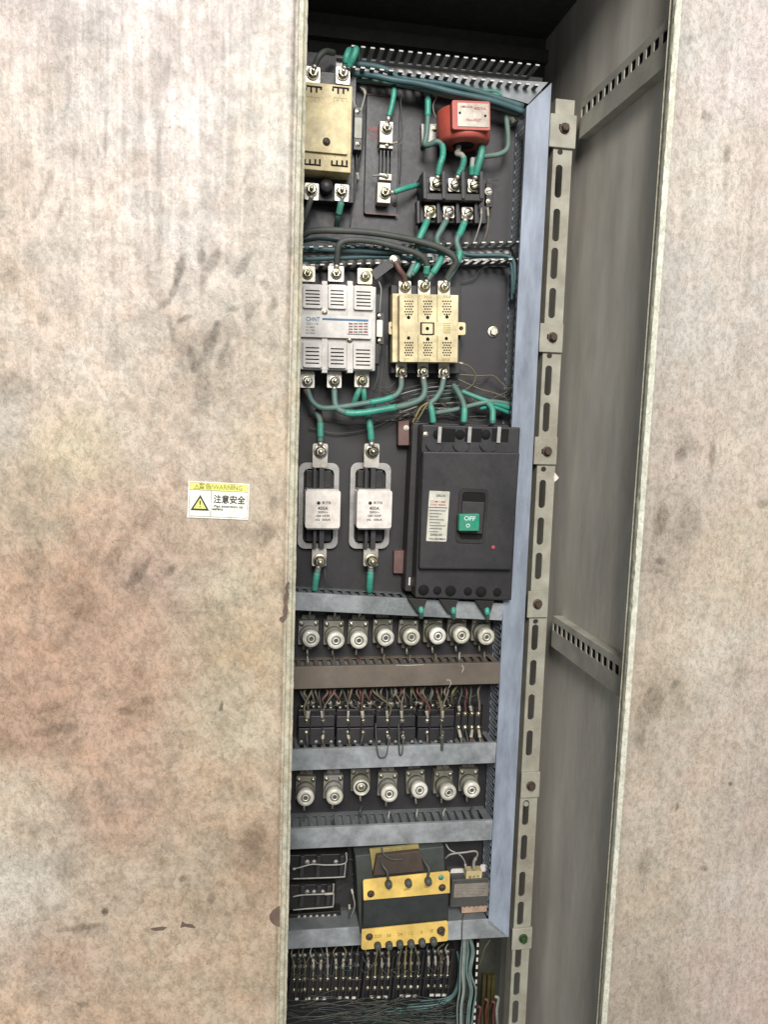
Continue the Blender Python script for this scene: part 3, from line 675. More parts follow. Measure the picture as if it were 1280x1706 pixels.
# open top duct (fingers without cover) and open middle duct
def open_duct(label, lx, ly, rx, ry, h_px, Yf, m_=DUCTL, pitch=.0171, mitre=False):
    d = Dev('wiring_duct', label, 'wiring duct', rx, ry, YPL, (ry - ly) / (rx - lx), 'slotted wiring ducts')
    x0 = d.l(lx, ly, YPL).x; x1 = 0; k = S(rx, ry, YPL); H = h_px * k; dep = YPL - Yf
    d.part(MB().box(x0, x1, -.0016, -.0002, -H, 0), 'back', m_)
    def comb(zw):
        prof = [(x0, 0)]
        pts = [(x1, 0.0), (x1, dep)]
        x = x1; outer = [(x0, .002), (x1, .002)]
        x = x1
        while x > x0 + pitch:
            outer += [(x, dep), (x - pitch + .0089, dep), (x - pitch + .0089, .014), (x - pitch, .014)]; x -= pitch
        outer += [(x, .014), (x0, .014)] if x > x0 + .001 else [(x0, .014)]
        # drop duplicate points
        o2 = [outer[0]]
        for p in outer[1:]:
            if abs(p[0] - o2[-1][0]) + abs(p[1] - o2[-1][1]) > 1e-6: o2.append(p)
        return MB().plate([o2], .0014, lambda v: (v.x, -v.y, zw + v.z))
    d.part(comb(-.0008), 'finger_wall', DUCTD); d.part(comb(-H + .0008), 'finger_wall', DUCTD)  # comb walls coloured darker to carry their unlit undersides
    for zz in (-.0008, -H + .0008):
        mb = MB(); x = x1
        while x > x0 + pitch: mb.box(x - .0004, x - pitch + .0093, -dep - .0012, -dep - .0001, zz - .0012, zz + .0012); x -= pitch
        d.part(mb, 'finger_tips_lit', m_)  # pale boxes paint the lit front ends of the fingers
    return d
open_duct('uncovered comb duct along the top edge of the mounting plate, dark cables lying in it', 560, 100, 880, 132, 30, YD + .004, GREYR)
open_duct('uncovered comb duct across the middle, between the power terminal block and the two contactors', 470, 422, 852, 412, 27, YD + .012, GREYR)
# mitred plain piece joining the top duct to the trunk
d = Dev('duct_corner_cover', 'short pale duct cover mitred against the top of the tall vertical duct', 'duct cover', 880, 150, YD, .1)
d.part(d.poly(MB(), [(700, 123), (914, 137), (881, 173), (830, 158), (760, 146), (700, 138)], YD + .022, YD + .024), 'cover_plate', DUCT, .0004)

# ================================================================== SWITCHGEAR
def tab(d, x0, y0, x1, y1, Y, name='terminal_tab', m_=TAB, r=2, t=.0025):
    return d.part(d.rbox(MB(), x0, y0, x1, y1, Y, Y + t, r), name, m_, .0003)

# -- cream contactor top left
d = Dev('contactor', 'cream contactor with a big blank cover at the top left, half hidden by the door', 'contactor', 545, 284, YPL)
d.part(d.box(MB(), 470, 118, 592, 334, .365, YPL), 'base', BLK, .001)
mb = d.box(MB(), 460, 137, 586, 283, .318, .364); d.part(mb, 'housing', CREAM, .0012)
mb = d.rbox(MB(), 466, 171, 580, 252, .3125, .3179, 3); d.part(mb, 'front_cover', CREAM, .0006)
mb = MB()
for cx, cy, s_ in ((523, 148, 1), (568, 150, 1), (521, 270, -1), (566, 272, -1)):
    d.box(mb, cx - 14, cy - 4 * s_ - 1.2, cx + 14, cy - 4 * s_ + 1.6, .3174, .3179)
    for q in (-13, -4.5, 4.5, 12):
        d.box(mb, cx + q - 1.5, cy - 3 * s_ - (0 if s_ > 0 else 8), cx + q + 1.5, cy - 3 * s_ + (9 if s_ > 0 else 0) * (1 if abs(q) < 6 else .5), .3172, .3177)
d.part(mb, 'terminal_slots', HOLE)
mb = MB()
for x0_, y0_, x1_, y1_ in ((506, 161, 532, 168), (556, 163, 578, 171), (506, 252, 530, 262), (558, 254, 576, 262)):
    for r_ in ((x0_, y0_, x1_, y0_ + .8), (x0_, y0_, x0_ + .8, y1_), (x1_ - .8, y0_, x1_, y1_)): d.box(mb, *r_, .3176, .3179)
d.text(mb, 'A1  21', 567, 167, 5, .3175); d.text(mb, '2  T1', 567, 258, 5, .3175); d.part(mb, 'moulded_marking', STO)
d.bolt(544, 236, .3122, 6.5, 'pan', 'screw', RUST)
for bx, by, t0, t1 in ((521, 123, 110, 140), (571, 124, 110, 140), (519, 317, 300, 334), (569, 319, 300, 334)):
    tab(d, bx - 11, by - 12, bx + 12, by + 16, .345)
    d.bolt(bx, by, .3445, 10.5)
d.part(d.lathe(MB(), 545, 308, .34, [(11, -20), (11, -4), (9, 0)]), 'arc_chamber', BLK2)
d = Dev('auxiliary_contact', 'slim dusty auxiliary contact block beside the blank cream contactor', 'contact block', 597, 215, YPL)
d.part(d.box(MB(), 590, 178, 604, 250, .345, YPL), 'body', BLK2, .001)
d.part(d.rbox(MB(), 591, 196, 603, 230, .3435, .3449, 2), 'clear_cover', CLEAR, .0004); d.bolt(596, 186, .3448, 4, 'pan', 'screw'); d.bolt(597, 240, .3448, 4, 'pan', 'screw')

# -- shunt
d = Dev('current_shunt', 'current shunt with two silver end blocks joined by thin black bars, on a dark board', 'shunt', 638, 358, YPL)
d.part(d.box(MB(), 609, 160, 664, 357, .390, YPL), 'base_board', BLK2, .001)
for r_ in ((611, 158, 665, 160), (609, 355, 664, 358)): d.part(d.box(MB(), *r_, .3885, .3899), 'board_rim', BRN)
d.part(d.box(MB(), 633, 202, 655, 238, .362, .389), 'end_block', TAB, .0008); d.part(d.box(MB(), 633, 239, 655, 247, .368, .389), 'clamp_block', TAB, .0006)
d.part(d.box(MB(), 629, 304, 651, 338, .362, .389), 'end_block', TAB, .0008); d.part(d.box(MB(), 632, 289, 653, 300, .368, .389), 'clamp_block', TAB, .0006)
mb = MB()
for q in (634.5, 640, 646.5, 652.5): d.box(mb, q - 1.3, 240, q + 1.3, 300, .374, .386)
d.part(mb, 'resistance_bars', BLK)
d.bolt(644, 214, .3615, 9.5); d.bolt(641, 322, .3615, 9.5); d.bolt(645, 242, .3675, 4, 'pan', 'screw'); d.bolt(644, 294, .3675, 4, 'pan', 'screw'); d.bolt(658, 341, .3895, 4, 'pan', 'screw', RUST)
mb = MB(); d.text(mb, '400A', 622, 215, 9, .3897, w=16); d.text(mb, '75mV', 622, 228, 7, .3897, w=14); d.part(mb, 'lettering', INKR)

# -- red current transformer
d = Dev('current_transformer', 'round red current transformer with a worn silver nameplate', 'current transformer', 775, 245, YPL, .03)
c = d.l(772, 207, .355); k = S(772, 207, .33)
def ell(rx, rz, a0, n=40, flat=1.0):
    return [(c.x + rx * k * math.cos(2 * math.pi * i / n), c.y + rz * k * math.sin(2 * math.pi * i / n)) for i in range(n)]
# drum standing with its axis vertical
mb = MB(); z0, z1 = d.l(772, 236, .335).z, d.l(772, 178, .335).z
prof = [(36, z0 + .000), (42, z0 + .003), (43.5, z0 + .008), (43.5, z1 - .006), (42, z1 - .002), (38, z1)]
n_ = 40; vs = []
for r_, zz in prof:
    for i in range(n_):
        a_ = 2 * math.pi * i / n_; vs.append((c.x + r_ * k * math.cos(a_), c.y + r_ * k * .95 * math.sin(a_), zz))
fs = [tuple(reversed(range(n_))), tuple(range((len(prof) - 1) * n_, len(prof) * n_))]
for q in range(len(prof) - 1):
    for i in range(n_): j = (i + 1) % n_; fs.append((q * n_ + i, q * n_ + j, (q + 1) * n_ + j, (q + 1) * n_ + i))
mb.add(vs, fs, 0, True); mb.lathe((c.x, c.y, z0 - .0008), [(18 * k, 0), (18 * k, .0006)], axis=(0, 0, 1), n=24, mi=1)
d.part(mb, 'drum', [RED, HOLE])
yf_ = c.y + YPL - 43.5 * k * .95
d.part(d.rbox(MB(), 754, 168, 817, 216, yf_ - .003, yf_ + .03, 3), 'nameplate_pad', RED, .0012)
mb = d.rbox(MB(), 763, 172, 815, 211, yf_ - .0042, yf_ - .003, 1.5)
np_ = d.part(mb, 'nameplate', FOIL)
mb = MB(); Yt = yf_ - .0044
d.text(mb, 'LMK-0.66', 778, 178, 5, Yt, w=20); d.text(mb, '400/5A', 800, 181, 6, Yt, w=20); d.text(mb, 'No.0527', 790, 200, 6, Yt, w=24); d.box(mb, 791, 176, 808, 184, Yt + .00035, Yt + .00048); d.part(mb, 'lettering', INKR)
mb = MB(); d.lathe(mb, 766.5, 188, yf_ - .0044, [(2, -.5), (2, .4)], n=10); d.lathe(mb, 809, 193, yf_ - .0044, [(2, -.5), (2, .4)], n=10); d.part(mb, 'rivets', HOLE)
mb = d.box(MB(), 703, 206, 712, 242, .383, YPL); d.box(mb, 712.2, 206, 728, 242, .397, YPL); d.part(mb, 'foot_bracket', STEEL, .0006)
d.bolt(724, 214, .3965, 5, 'hex', 'screw')

# -- power terminal block
d = Dev('terminal_block', 'black three pole power terminal block under the red current transformer', 'terminal block', 757, 372, YPL, .015)
mb = d.box(MB(), 700, 296, 812, 372, .375, YPL); d.box(mb, 706, 322, 806, 334, .345, .3749); d.part(mb, 'body', BLK, .0015)
mb = MB()
for q in (708.5, 740, 772.5, 803): d.box(mb, q - 3, 285, q + 3, 331, .342, .3749)
for q in (697.5, 731, 763, 794): d.box(mb, q - 2.6, 334, q + 2.6, 372, .357, .3749)
d.part(mb, 'pole_barriers', BLK2, .001)
for i, (bx, by) in enumerate(((727, 306), (757.5, 308), (790, 309))):
    tab(d, bx - 10, by - 11, bx + 10, by + 11, .360); d.bolt(bx, by, .3595, 10, 'pan', 'bolt', BOLTM, rot=1.2)
for i, (bx, by) in enumerate(((717, 352), (748, 353), (779, 355))):
    tab(d, bx - 9, by - 10, bx + 9, by + 10, .364); d.bolt(bx, by, .3635, 9, 'pan', 'bolt', BRASS if i == 0 else BOLTM, rot=1.2)
d = Dev('terminal', 'tiny terminal with a white screw at the right end of the power terminal block', 'terminal', 814, 340, YPL)
d.part(d.box(MB(), 807, 305, 822, 345, .375, YPL), 'body', BLK, .001); d.bolt(814, 319, .3745, 6, 'pan', 'screw', FERR); d.bolt(815, 336, .3745, 4.5, 'pan', 'screw', BOLTM)

# -- grey contactor (left middle)
d = Dev('contactor', 'light grey three pole contactor with slotted windows and a blue striped nameplate', 'contactor', 560, 620, YPL, .025)
d.part(d.box(MB(), 450, 486, 633, 604, .350, YPL), 'base', BLK, .001)
body = d.part(d.box(MB(), 452, 474, 626, 616, .322, .3499), 'housing', GREYP, .0015)
mb = MB()
for cx in (540.5, 583): d.box(mb, cx - 4, 468, cx + 5, 474, .319, .345); d.box(mb, cx - 4, 616, cx + 5, 621, .319, .345); d.rbox(mb, cx - 4, 474, cx + 5, 616, .3185, .3219, 1)
d.part(mb, 'ribs', GREYR, .0005)
def win(x0, y0, x1, y1):
    hs = []
    for q in range(5):
        yy = y0 + (y1 - y0) * (.26 + .145 * q); hs.append((x0 + 4, yy - 1.1, x1 - 4, yy + 1.1, .6))
    mb = MB(); d.box(mb, x0 + 3, y0 + 4, x1 - 3, y1 - 3, .3214, .3219, 1); d.rbox(mb, x0, y0, x1, y1, .3155, .3213, 3, 0, hs); d.part(mb, 'slotted_window', [GREYR, HOLE], .0004)
for (x0_, y0_, x1_, y1_) in ((505, 474, 537, 513), (547, 474, 577, 514), (590, 476, 622, 516), (505, 568, 536, 612), (547, 570, 577, 613), (589, 572, 621, 615), (463, 472, 495, 512), (463, 567, 495, 611)): win(x0_, y0_, x1_, y1_)
lab = d.part(d.rbox(MB(), 460, 525, 619, 562, .3142, .3184, 3), 'nameplate', GREYR, .0006)
mb = MB(); Yn = .3138
d.box(mb, 537, 531, 614, 534.5, Yn, Yn + .0003, 0); d.text(mb, 'CHNT', 521.5, 532, 9.5, Yn, 0, w=23)
d.text(mb, 'CJX1-110', 520, 539.5, 5, Yn, 1, w=20)
for q in range(3): d.text(mb, ('Ui 660V', 'Ith 110A', 'AC-3 50Hz')[q], 517, 545 + 5 * q, 4, Yn, 1, w=15)
for q in range(4):
    for w2 in range(4): d.box(mb, 581 + w2 * 8.4, 538 + q * 4.6, 588 + w2 * 8.4, 540.6 + q * 4.6, Yn, Yn + .0003, 2 if (q + w2) % 3 == 0 else 1)
d.box(mb, 579, 556, 614, 558, Yn, Yn + .0003, 1)
d.part(mb, 'lettering', [INKB, INKG, INKR])
d.bolt(541, 520, .3184, 5, 'pan', 'screw'); d.bolt(583, 566.5, .3184, 5, 'pan', 'screw')
for bx, by, tw in ((512, 456, 13), (560, 456, 13), (608, 460, 12)):
    tab(d, bx - tw, by - 13, bx + tw, by + 13, .346, m_=TAB if bx != 608 else BRASS); d.bolt(bx, by, .3455, 9.5)
for bx, by, tw in ((512, 635, 12), (557, 635, 12), (603, 634, 12)):
    tab(d, bx - tw, by - 16, bx + tw, by + 11, .346); d.bolt(bx, by, .3455, 9.5)
d = Dev('auxiliary_contact', 'small auxiliary contact with a white window beside the light grey contactor', 'contact block', 633, 545, YPL)
d.part(d.box(MB(), 627, 520, 641, 574, .350, YPL), 'body', BLK2, .001); d.part(d.rbox(MB(), 628, 533, 637.5, 561, .3485, .3499, 1.5), 'white_window', FERR, .0004); d.bolt(633, 526, .3498, 3.5, 'pan', 'screw'); d.bolt(633, 568, .3498, 3.5, 'pan', 'screw')

# -- ivory contactor (right middle)
d = Dev('contactor', 'square ivory contactor with perforated vents and side ears', 'contactor', 710, 606, YPL, .01)
d.part(d.box(MB(), 652, 476, 768, 622, .370, YPL), 'base', BLK, .001)
d.part(d.box(MB(), 654, 490, 764, 604, .345, .3699), 'housing', CREAM2, .0015)
vents = []; Yf = .322
for cx in (681.5, 713, 745):
    for (va, vb) in ((501, 524), (570, 592)):
        for r_ in range(6):
            for q in range(4):
                if r_ % 2 and q == 3: continue
                vents.append((cx - 6.2 + q * 4.1 + (2 if r_ % 2 else 0), va + 1 + r_ * (vb - va) / 5.3, 1.45))
sc = [(681, 529, 3), (713, 529, 3), (745, 528, 3), (681, 563, 3), (713, 565, 3.2), (744, 564, 3)]
mb = MB(); d.rbox(mb, 666, 491, 762, 603, Yf, .3448, 2); d.part(mb, 'perforated_front', CREAM2, .0008)
mb = MB()
for vx, vy, vr in vents + sc: mb.lathe(d.l(vx, vy, Yf), [(vr * S(vx, vy, Yf), -.0005), (vr * S(vx, vy, Yf), .00012)], n=8)  # flat black discs paint the dark of vents and screw holes
d.rbox(mb, 700.5, 537, 724, 558, Yf - .0002, Yf + .001, 1); d.part(mb, 'vent_dark_discs', HOLE)
mb = MB()
for cx in (697, 729): d.box(mb, cx - .7, 492, cx + .7, 536, Yf - .0003, Yf); d.box(mb, cx - .7, 559, cx + .7, 602, Yf - .0003, Yf)
d.text(mb, '1/L1', 681, 494.5, 5, Yf - .0002, w=12); d.text(mb, '3/L2', 713, 494.5, 5, Yf - .0002, w=12); d.text(mb, '5/L3', 745, 494.5, 5, Yf - .0002, w=12)
d.text(mb, '2/T1', 679, 599, 5, Yf - .0002, w=12); d.text(mb, '4/T2', 711, 599, 5, Yf - .0002, w=12); d.text(mb, '6/T3', 743, 599, 5, Yf - .0002, w=12)
d.box(mb, 738, 538, 752, 539, Yf - .0003, Yf)
for q in range(5): d.box(mb, 739, 541 + q * 3.2, 751, 542.3 + q * 3.2, Yf - .0003, Yf)
d.part(mb, 'moulded_marking', STO)
mb = d.rbox(MB(), 703.5, 539, 721.5, 556, .317, .3448, 1, 0, [(712.5, 547.5, 3)]); d.part(mb, 'centre_plunger', CREAM2, .0004)
for ex_, ey_ in ((656, 546), (769, 547)):
    mb = d.rbox(MB(), ex_ - 8, ey_ - 10, ex_ + 7, ey_ + 11, .352, .360, 3, 0, [(ex_ - 1 if ex_ < 700 else ex_, ey_, 3.6)]); d.part(mb, 'mounting_ear', CREAM2, .0005)
for bx, by in ((675, 478), (707, 477), (740, 478)): tab(d, bx - 10, by - 10, bx + 10, by + 14, .356); d.bolt(bx, by, .3555, 9.5)
for bx, by in ((669, 620), (705, 620), (740, 621)): tab(d, bx - 9, by - 16, bx + 9, by + 8, .356); d.bolt(bx, by, .3555, 9.5)
d = Dev('bolt', 'lone bolt on the bare plate right of the ivory contactor', 'bolt', 822, 553, YPL); d.bolt(822, 553, YPL - .0005, 9, 'hex', 'head')
d = Dev('bolt', 'bolt on the plate just right of the red current transformer', 'bolt', 851, 203, YPL); d.bolt(851, 203, YPL - .0005, 8, 'hex', 'head')

# -- dark strap link
d = Dev('copper_link', 'flat dark link slanting from the grey contactor towards the ivory contactor', 'link bar', 657, 432, .35)
d.part(d.poly(MB(), [(617, 452), (652, 428), (664, 424), (668, 434), (662, 440), (626, 467)], .345, .348), 'strap', BLK2, .0005)
d.bolt(656.5, 432, .3445, 7, 'hex', 'bolt', BOLTM)

# -- blade fuses
def blade_fuse(label, dx, Lx):
    d = Dev('blade_fuse', label, 'fuse', 620 + dx, 915, YPL, None, 'white blade fuses on steel brackets')
    X = lambda v: v + dx
    fr = [(X(583), 770, X(650), 915)]
    mb = d.rbox(MB(), X(583), 771, X(650), 914, .388, .392, 12, 0, [(X(591), 781, X(642), 905, 8)]); d.part(mb, 'bracket_frame', STEEL, .001)
    for q0, q1 in ((784, 812), (882, 902)): d.part(d.box(MB(), X(596), q0, X(638), q1, .375, .3879), 'contact_clip', BLK, .001)
    for yy0, yy1 in ((779, 815), (881, 914)):
        for q0, q1 in ((608, 613), (618, 626)): d.part(d.box(MB(), X(q0), yy0, X(q1), yy1, .352, .3749), 'knife_blade', BLK2, .0005)
    tab(d, X(607), 739, X(632), 779, .362, r=3, t=.003); tab(d, X(606), 914, X(630), 943, .362, r=3, t=.003)
    d.bolt(X(620), 752, .3615, 11.5); d.bolt(X(619), 934, .3615, 11.5)
    mb = d.rbox(MB(), X(595), 817, X(653), 880, .335, .373, 4); f_ = d.part(mb, 'ceramic_body', WHITEM, .003, seg=3)
    mb = d.box(MB(), X(597), 815, X(651), 819, .338, .372); d.box(mb, X(597), 878, X(651), 882, .338, .372); d.part(mb, 'end_plate', STEEL, .0005)
    mb = MB(); Yt = .3346; d.text(mb, 'RT0', X(630), 838, 6, Yt, w=14); d.text(mb, '400A', X(624), 847, 8, Yt, w=17); d.text(mb, '500V~', X(624), 853.5, 5, Yt, w=16); d.text(mb, 'GB13539', X(624), 859.5, 4.6, Yt, w=22); d.text(mb, 'gG  50kA', X(624), 866, 4.6, Yt, w=26)
    d.lathe(mb, X(617), 838, Yt, [(3, -.4), (3, .1)], n=8); d.part(mb, 'lettering', INK)
    return d
blade_fuse('white ceramic blade fuse standing on a full steel bracket, beside the black breaker', 0, 0)
blade_fuse('white ceramic blade fuse partly cut off by the left door', -86, 0)

# -- big breaker
d = Dev('circuit_breaker', 'big black moulded case circuit breaker with a green toggle', 'circuit breaker', 780, 1000, YPL, .02)
d.part(d.poly(MB(), [(688, 704), (866, 709), (852, 1000), (675, 985)], .355, YPL), 'base', BLK2, .002)
d.part(d.poly(MB(), [(704, 707), (868, 712), (853, 1001), (692, 996)], .315, .3549), 'case', BLK2, .003)
d.part(d.poly(MB(), [(705, 752), (867, 754), (854, 950), (699, 948)], .300, .3149), 'front_panel', BLK2, .003)
mb = MB()
for q in (742, 786, 831): d.box(mb, q - 11, 714, q + 17, 736, .3142, .3149)
for q in (742, 783, 826):
    d.lathe(mb, q - 12 if q < 760 else q - 16, 724, .3138, [(8, -.5), (8, .3)])
d.part(mb, 'terminal_recess', HOLE)
for q in (733, 783, 832): d.part(d.box(MB(), q - 3, 711, q + 3, 738, .311, .3141), 'terminal_shield', STEEL, .0005)
mb = MB()
for q in (727, 772, 817):
    c = d.l(q - 2, 734, .311); kk = S(q, 734, .311)
    mb.tube([c + Vector((14 * kk * math.cos(a_), 0, -6 * kk + 12 * kk * -abs(math.sin(a_)))) for a_ in np.linspace(0, math.pi, 12)], .0009, 6)
d.part(mb, 'cover_lip', BLK2)
d.bolt(710, 724, .3148, 4.5, 'pan', 'screw')
mb = MB()
for q in (706, 729, 751, 780, 802, 829): d.lathe(mb, q, 983 + (q - 700) * .03, .3147, [(9 if q in (706, 751, 802) else 7, -.5), (9 if q in (706, 751, 802) else 7, .4)])
d.part(mb, 'terminal_hole', HOLE)
d.part(d.rbox(MB(), 763, 814, 812, 905, .2975, .2999, 7, 0, [(768, 820, 807, 899, 5)]), 'toggle_frame', BLK, .0008)
d.part(d.box(MB(), 767, 819, 808, 900, .2990, .29985), 'toggle_recess', HOLE)
tg = d.part(d.box(MB(), 769, 836, 806, 889, .293, .2989), 'toggle_slide', BLK2, .001)
hd = d.part(d.poly(MB(), [(766, 857), (800, 856), (799, 885), (765, 885)], .278, .2929), 'toggle', GRNB, .0018)
mb = MB(); d.text(mb, 'OFF', 783, 864, 10, .2776, w=19); d.text(mb, 'O', 780, 876, 8.5, .2776); d.part(mb, 'lettering', INKW)
d.part(d.rbox(MB(), 713, 818, 747, 902, .2992, .2999, 2), 'rating_label', LABEL)
mb = MB(); Yt = .2989
d.text(mb, 'DELIXI', 735, 826, 5, Yt, 0, w=15); d.text(mb, 'CDM1-400', 730, 836, 4.5, Yt, 1, w=26); d.text(mb, '3300 400A', 730, 841, 4.5, Yt, 1, w=26); d.box(mb, 714.5, 845, 745.5, 846.2, Yt, Yt + .0003, 0)
for q in range(8): d.box(mb, 716, 850 + q * 5, 743 - (q * 7 % 5) * 3, 851.6 + q * 5, Yt, Yt + .0003, 2)
d.text(mb, '2006.05', 727, 891, 5, Yt, 0, w=20); d.text(mb, 'No.024863', 729, 898, 4.5, Yt, 0, w=27)
d.part(mb, 'lettering', [INK, INKR, INKG])
mb = MB(); d.lathe(mb, 822, 912, .2992, [(3.4, -.6), (3.4, 1), (2.6, 1.6)], n=14); d.part(mb, 'trip_button', PINK)
for i, bx in enumerate((698, 750, 810)):
    mb = MB(); yb = 1001 + i * 1.5
    d.poly(mb, [(bx - 18, yb - 4), (bx + 14, yb - 3), (bx + 7, yb + 18), (bx - 2, yb + 20)], .322, .345); d.part(mb, 'cable_boot', BLK, .001)
d.part(d.box(MB(), 681, 962, 684, 975, .3545, .35495), 'white_mark', FERR)
d = Dev('bakelite_bracket', 'brown bracket with a white screw poking out at the upper left of the breaker', 'bracket', 672, 740, YPL); d.part(d.poly(MB(), [(664, 702), (682, 700), (682, 742), (664, 742)], .375, YPL), 'body', BRN, .001); d.bolt(677, 713, .3745, 4.5, 'pan', 'screw', FERR)
d = Dev('bakelite_bracket', 'plain reddish brown bracket at the lower left of the breaker', 'bracket', 666, 958, YPL); d.part(d.poly(MB(), [(657, 918), (680, 917), (678, 956), (656, 955)], .385, YPL), 'body', BRN, .001)

# -- round screw fuses
ORD = ['first', 'second', 'third', 'fourth', 'fifth', 'sixth', 'seventh', 'eighth']
def screw_fuse(label, px, py, cup=False, group='round ceramic screw fuses in rows'):
    d = Dev('screw_fuse', label, 'fuse', px, py, YPL, None, group); d.e.scale = (1.366,) * 3
    k = .0125 / 15.0                                      # built in metres around its own axis
    mb = MB(); mb.box(-.0145, .0145, -.014, 0, -.015, .0205); mb.box(-.010, .010, -.008, 0, .0206, .028); mb.box(-.007, .007, -.008, 0, -.024, -.0151)
    d.part(mb, 'base', CERG, .0012)
    for sx, sz in ((-.0105, .0155), (.0105, .0155)):
        o = bpy.data.objects.new('screw', BOLTS('pan', BOLTM)); COL.objects.link(o); o.parent = d.e; o.location = (sx, -.0142, sz); o.scale = (.0036,) * 3; o.rotation_euler = (0, sx * 60, 0)
    d.part(MB().lathe((0, -.0141, 0), [(.0135, 0), (.0135, .010), (.0118, .0105), (.0118, .013)], n=28), 'socket', CERG)
    if not cup:
        d.part(MB().lathe((0, -.0272, 0), [(.0110, 0), (.0125, .001), (.0125, .0120), (.0117, .0142), (.0085, .0150), (.0068, .0150), (.0066, .0132), (.0050, .0130), (.0048, .0146), (.0036, .0150), (.0030, .0125)], n=32), 'screw_cap', CAPM)
        d.part(MB().lathe((0, -.0272, 0), [(.0068, .0128), (.0068, .0133), (.0049, .0133)], n=20), 'sight_ring', CABK)
    else:
        d.part(MB().lathe((0, -.0272, 0), [(.0110, 0), (.0122, .001), (.0122, .006), (.0112, .0075), (.0098, .0072), (.0095, .001), (.006, .0006), (.0058, .004), (.003, .005)], n=32), 'open_collar', CAPM)
        d.part(MB().lathe((0, -.0272, 0), [(.0094, .0012), (.0094, .002)], n=24), 'collar_shade_disc', CABK); d.part(MB().lathe((0, -.0272, 0), [(.0045, .0021), (.0045, .0045), (.003, .006)], n=16), 'contact_pin', BOLTM)  # dark disc paints the shade inside the open collar
    mb = MB(); mb.tube([(0, -.010, .024), (.001, -.012, .032), (.0005, -.010, .040)], .0020, 8); d.part(mb, 'upper_terminal', TAB)
    mb = MB(); mb.tube([(0, -.010, -.019), (-.0005, -.013, -.025), (0, -.014, -.031)], .0017, 8); d.part(mb, 'lower_terminal', TAB)
    return d
YF = YPL
# caps were measured 41 mm in front of the plate: find the axis there
def axis(px, py): 
    p = P(px, py, YPL - .056); return p
row1 = [(515, 1066.4), (559, 1066), (601.7, 1065.5), (643.6, 1063.4), (687, 1065), (728.5, 1062.6), (769.5, 1060), (810.5, 1059)]
row2 = [(512, 1331.5), (559, 1329), (606, 1316), (652, 1325), (699, 1321), (745, 1320), (790, 1317)]
proto = screw_fuse('round screw fuse with a pinkish white cap, first from the left in the upper row of eight', 600, 1060)
look1 = ['faintly pink white cap', 'dull grey cap', 'dirty speckled cap', 'bright white cap', 'clean white cap', 'white cap, bare corner screw', 'slightly tilted ivory cap', 'greenish white cap']
for i, (x, y) in enumerate(row1):
    o = proto.e if i == 0 else copy_tree(proto.e); p = axis(x, y); o.location = (p.x, YPL, p.z); o.rotation_euler = (random.uniform(-.05, .05), random.uniform(-.05, .05), random.uniform(-.04, .04))
    o['label'] = 'screw fuse with %s, %s in the upper row of eight' % (look1[i], ORD[i])
proto2 = None
look2 = ['brownish white cap', 'grey mottled cap', '', 'bright white cap', 'white cap, screw showing', 'yellowish cap', 'clean pale cap']
for i, (x, y) in enumerate(row2):
    if i == 2:
        dd = screw_fuse('screw fuse missing its cap so the open collar shows, third in the lower row', x, y, True); o = dd.e
    else:
        o = copy_tree(proto.e); o['label'] = 'screw fuse with %s, %s in the lower row of seven' % (look2[i], ORD[i])
    p = axis(x, y); o.location = (p.x, YPL, p.z); o.rotation_euler = (random.uniform(-.06, .06), random.uniform(-.06, .06), random.uniform(-.05, .05))

# -- relay row
DUSTY = mat('dust_caked_wire', (112, 104, 92), .6, dust=.5, dustc=(80, 76, 68))
wirecols = [CABO, CABK, DUSTY, CABB, DUSTY, CABK, CABO, CABR, CABK, DUSTY]
FERD = mat('dusty_ferrule', (170, 164, 150), .5, dust=.6, dustc=(100, 96, 86))
def relay(label, x0, x1, cols, y0=1196, y1=1243):
    d = Dev('relay', label, 'relay', (x0 + x1) / 2, y1, YPL, -.03, 'black two pole relays in the middle row')
    d.part(d.box(MB(), x0, y0 - 14, x1, y1 + 4, .378, YPL), 'base', BLK2, .001)
    d.part(d.box(MB(), x0 + 1, y0 - 3, x1 - 1, y0 + 15, .352, .3779), 'terminal_step', BLK2, .0012); d.part(d.box(MB(), x0 + 1, y0 + 17, x1 - 1, y1 - 2, .358, .3779), 'terminal_step', BLK2, .0012)
    mb = MB(); a, b = x0 + 1, x1 - 1
    for q in np.linspace(a, b, 4)[1:-1]: d.box(mb, q - 1, y0 - 5, q + 1, y1 - 3, .349, .3515)
    d.part(mb, 'pole_barrier', BLK)
    for c_ in cols: d.bolt(c_, 1201, .3517, 3.8, 'pan', 'screw'); d.bolt(c_, 1221, .3577, 3.8, 'pan', 'screw')
    for c_ in np.linspace(x0 + 7, x1 - 7, 6): d.bolt(c_, 1178 + random.uniform(-2, 2), .3777, 2.8, 'pan', 'screw')
    for c_ in (x0 + 6, (x0 + x1) / 2, x1 - 6): d.bolt(c_, 1236, .3577, 2.8, 'pan', 'screw', STEEL)
    return d
relay('black relay at the left end of the relay row, beside the door edge', 496, 558, (510.6, 538))
relay('second black relay from the left, with two bright screws', 560, 624, (580, 605))
relay('third black relay from the left, a thin black wire loop hanging before it', 626, 693, (646, 670.6))
relay('fourth black relay, next to the small four way terminal block', 695, 758, (712.5, 737))
d = Dev('terminal_block', 'small four way terminal block at the right end of the relay row', 'terminal block', 782, 1235, YPL)
mb = d.box(MB(), 760, 1178, 805, 1232, .370, YPL); d.part(mb, 'body', BLK2, .001)
mb = MB()
for q in (759.5, 770.5, 781.5, 792.5, 804): d.box(mb, q - .9, 1176, q + .9, 1232, .362, .3699)
d.part(mb, 'barrier', BLK)
for q in (765, 776, 787, 798): d.bolt(q, 1190, .3697, 4.3, 'pan', 'screw'); d.bolt(q, 1213, .3697, 4.3, 'pan', 'screw')
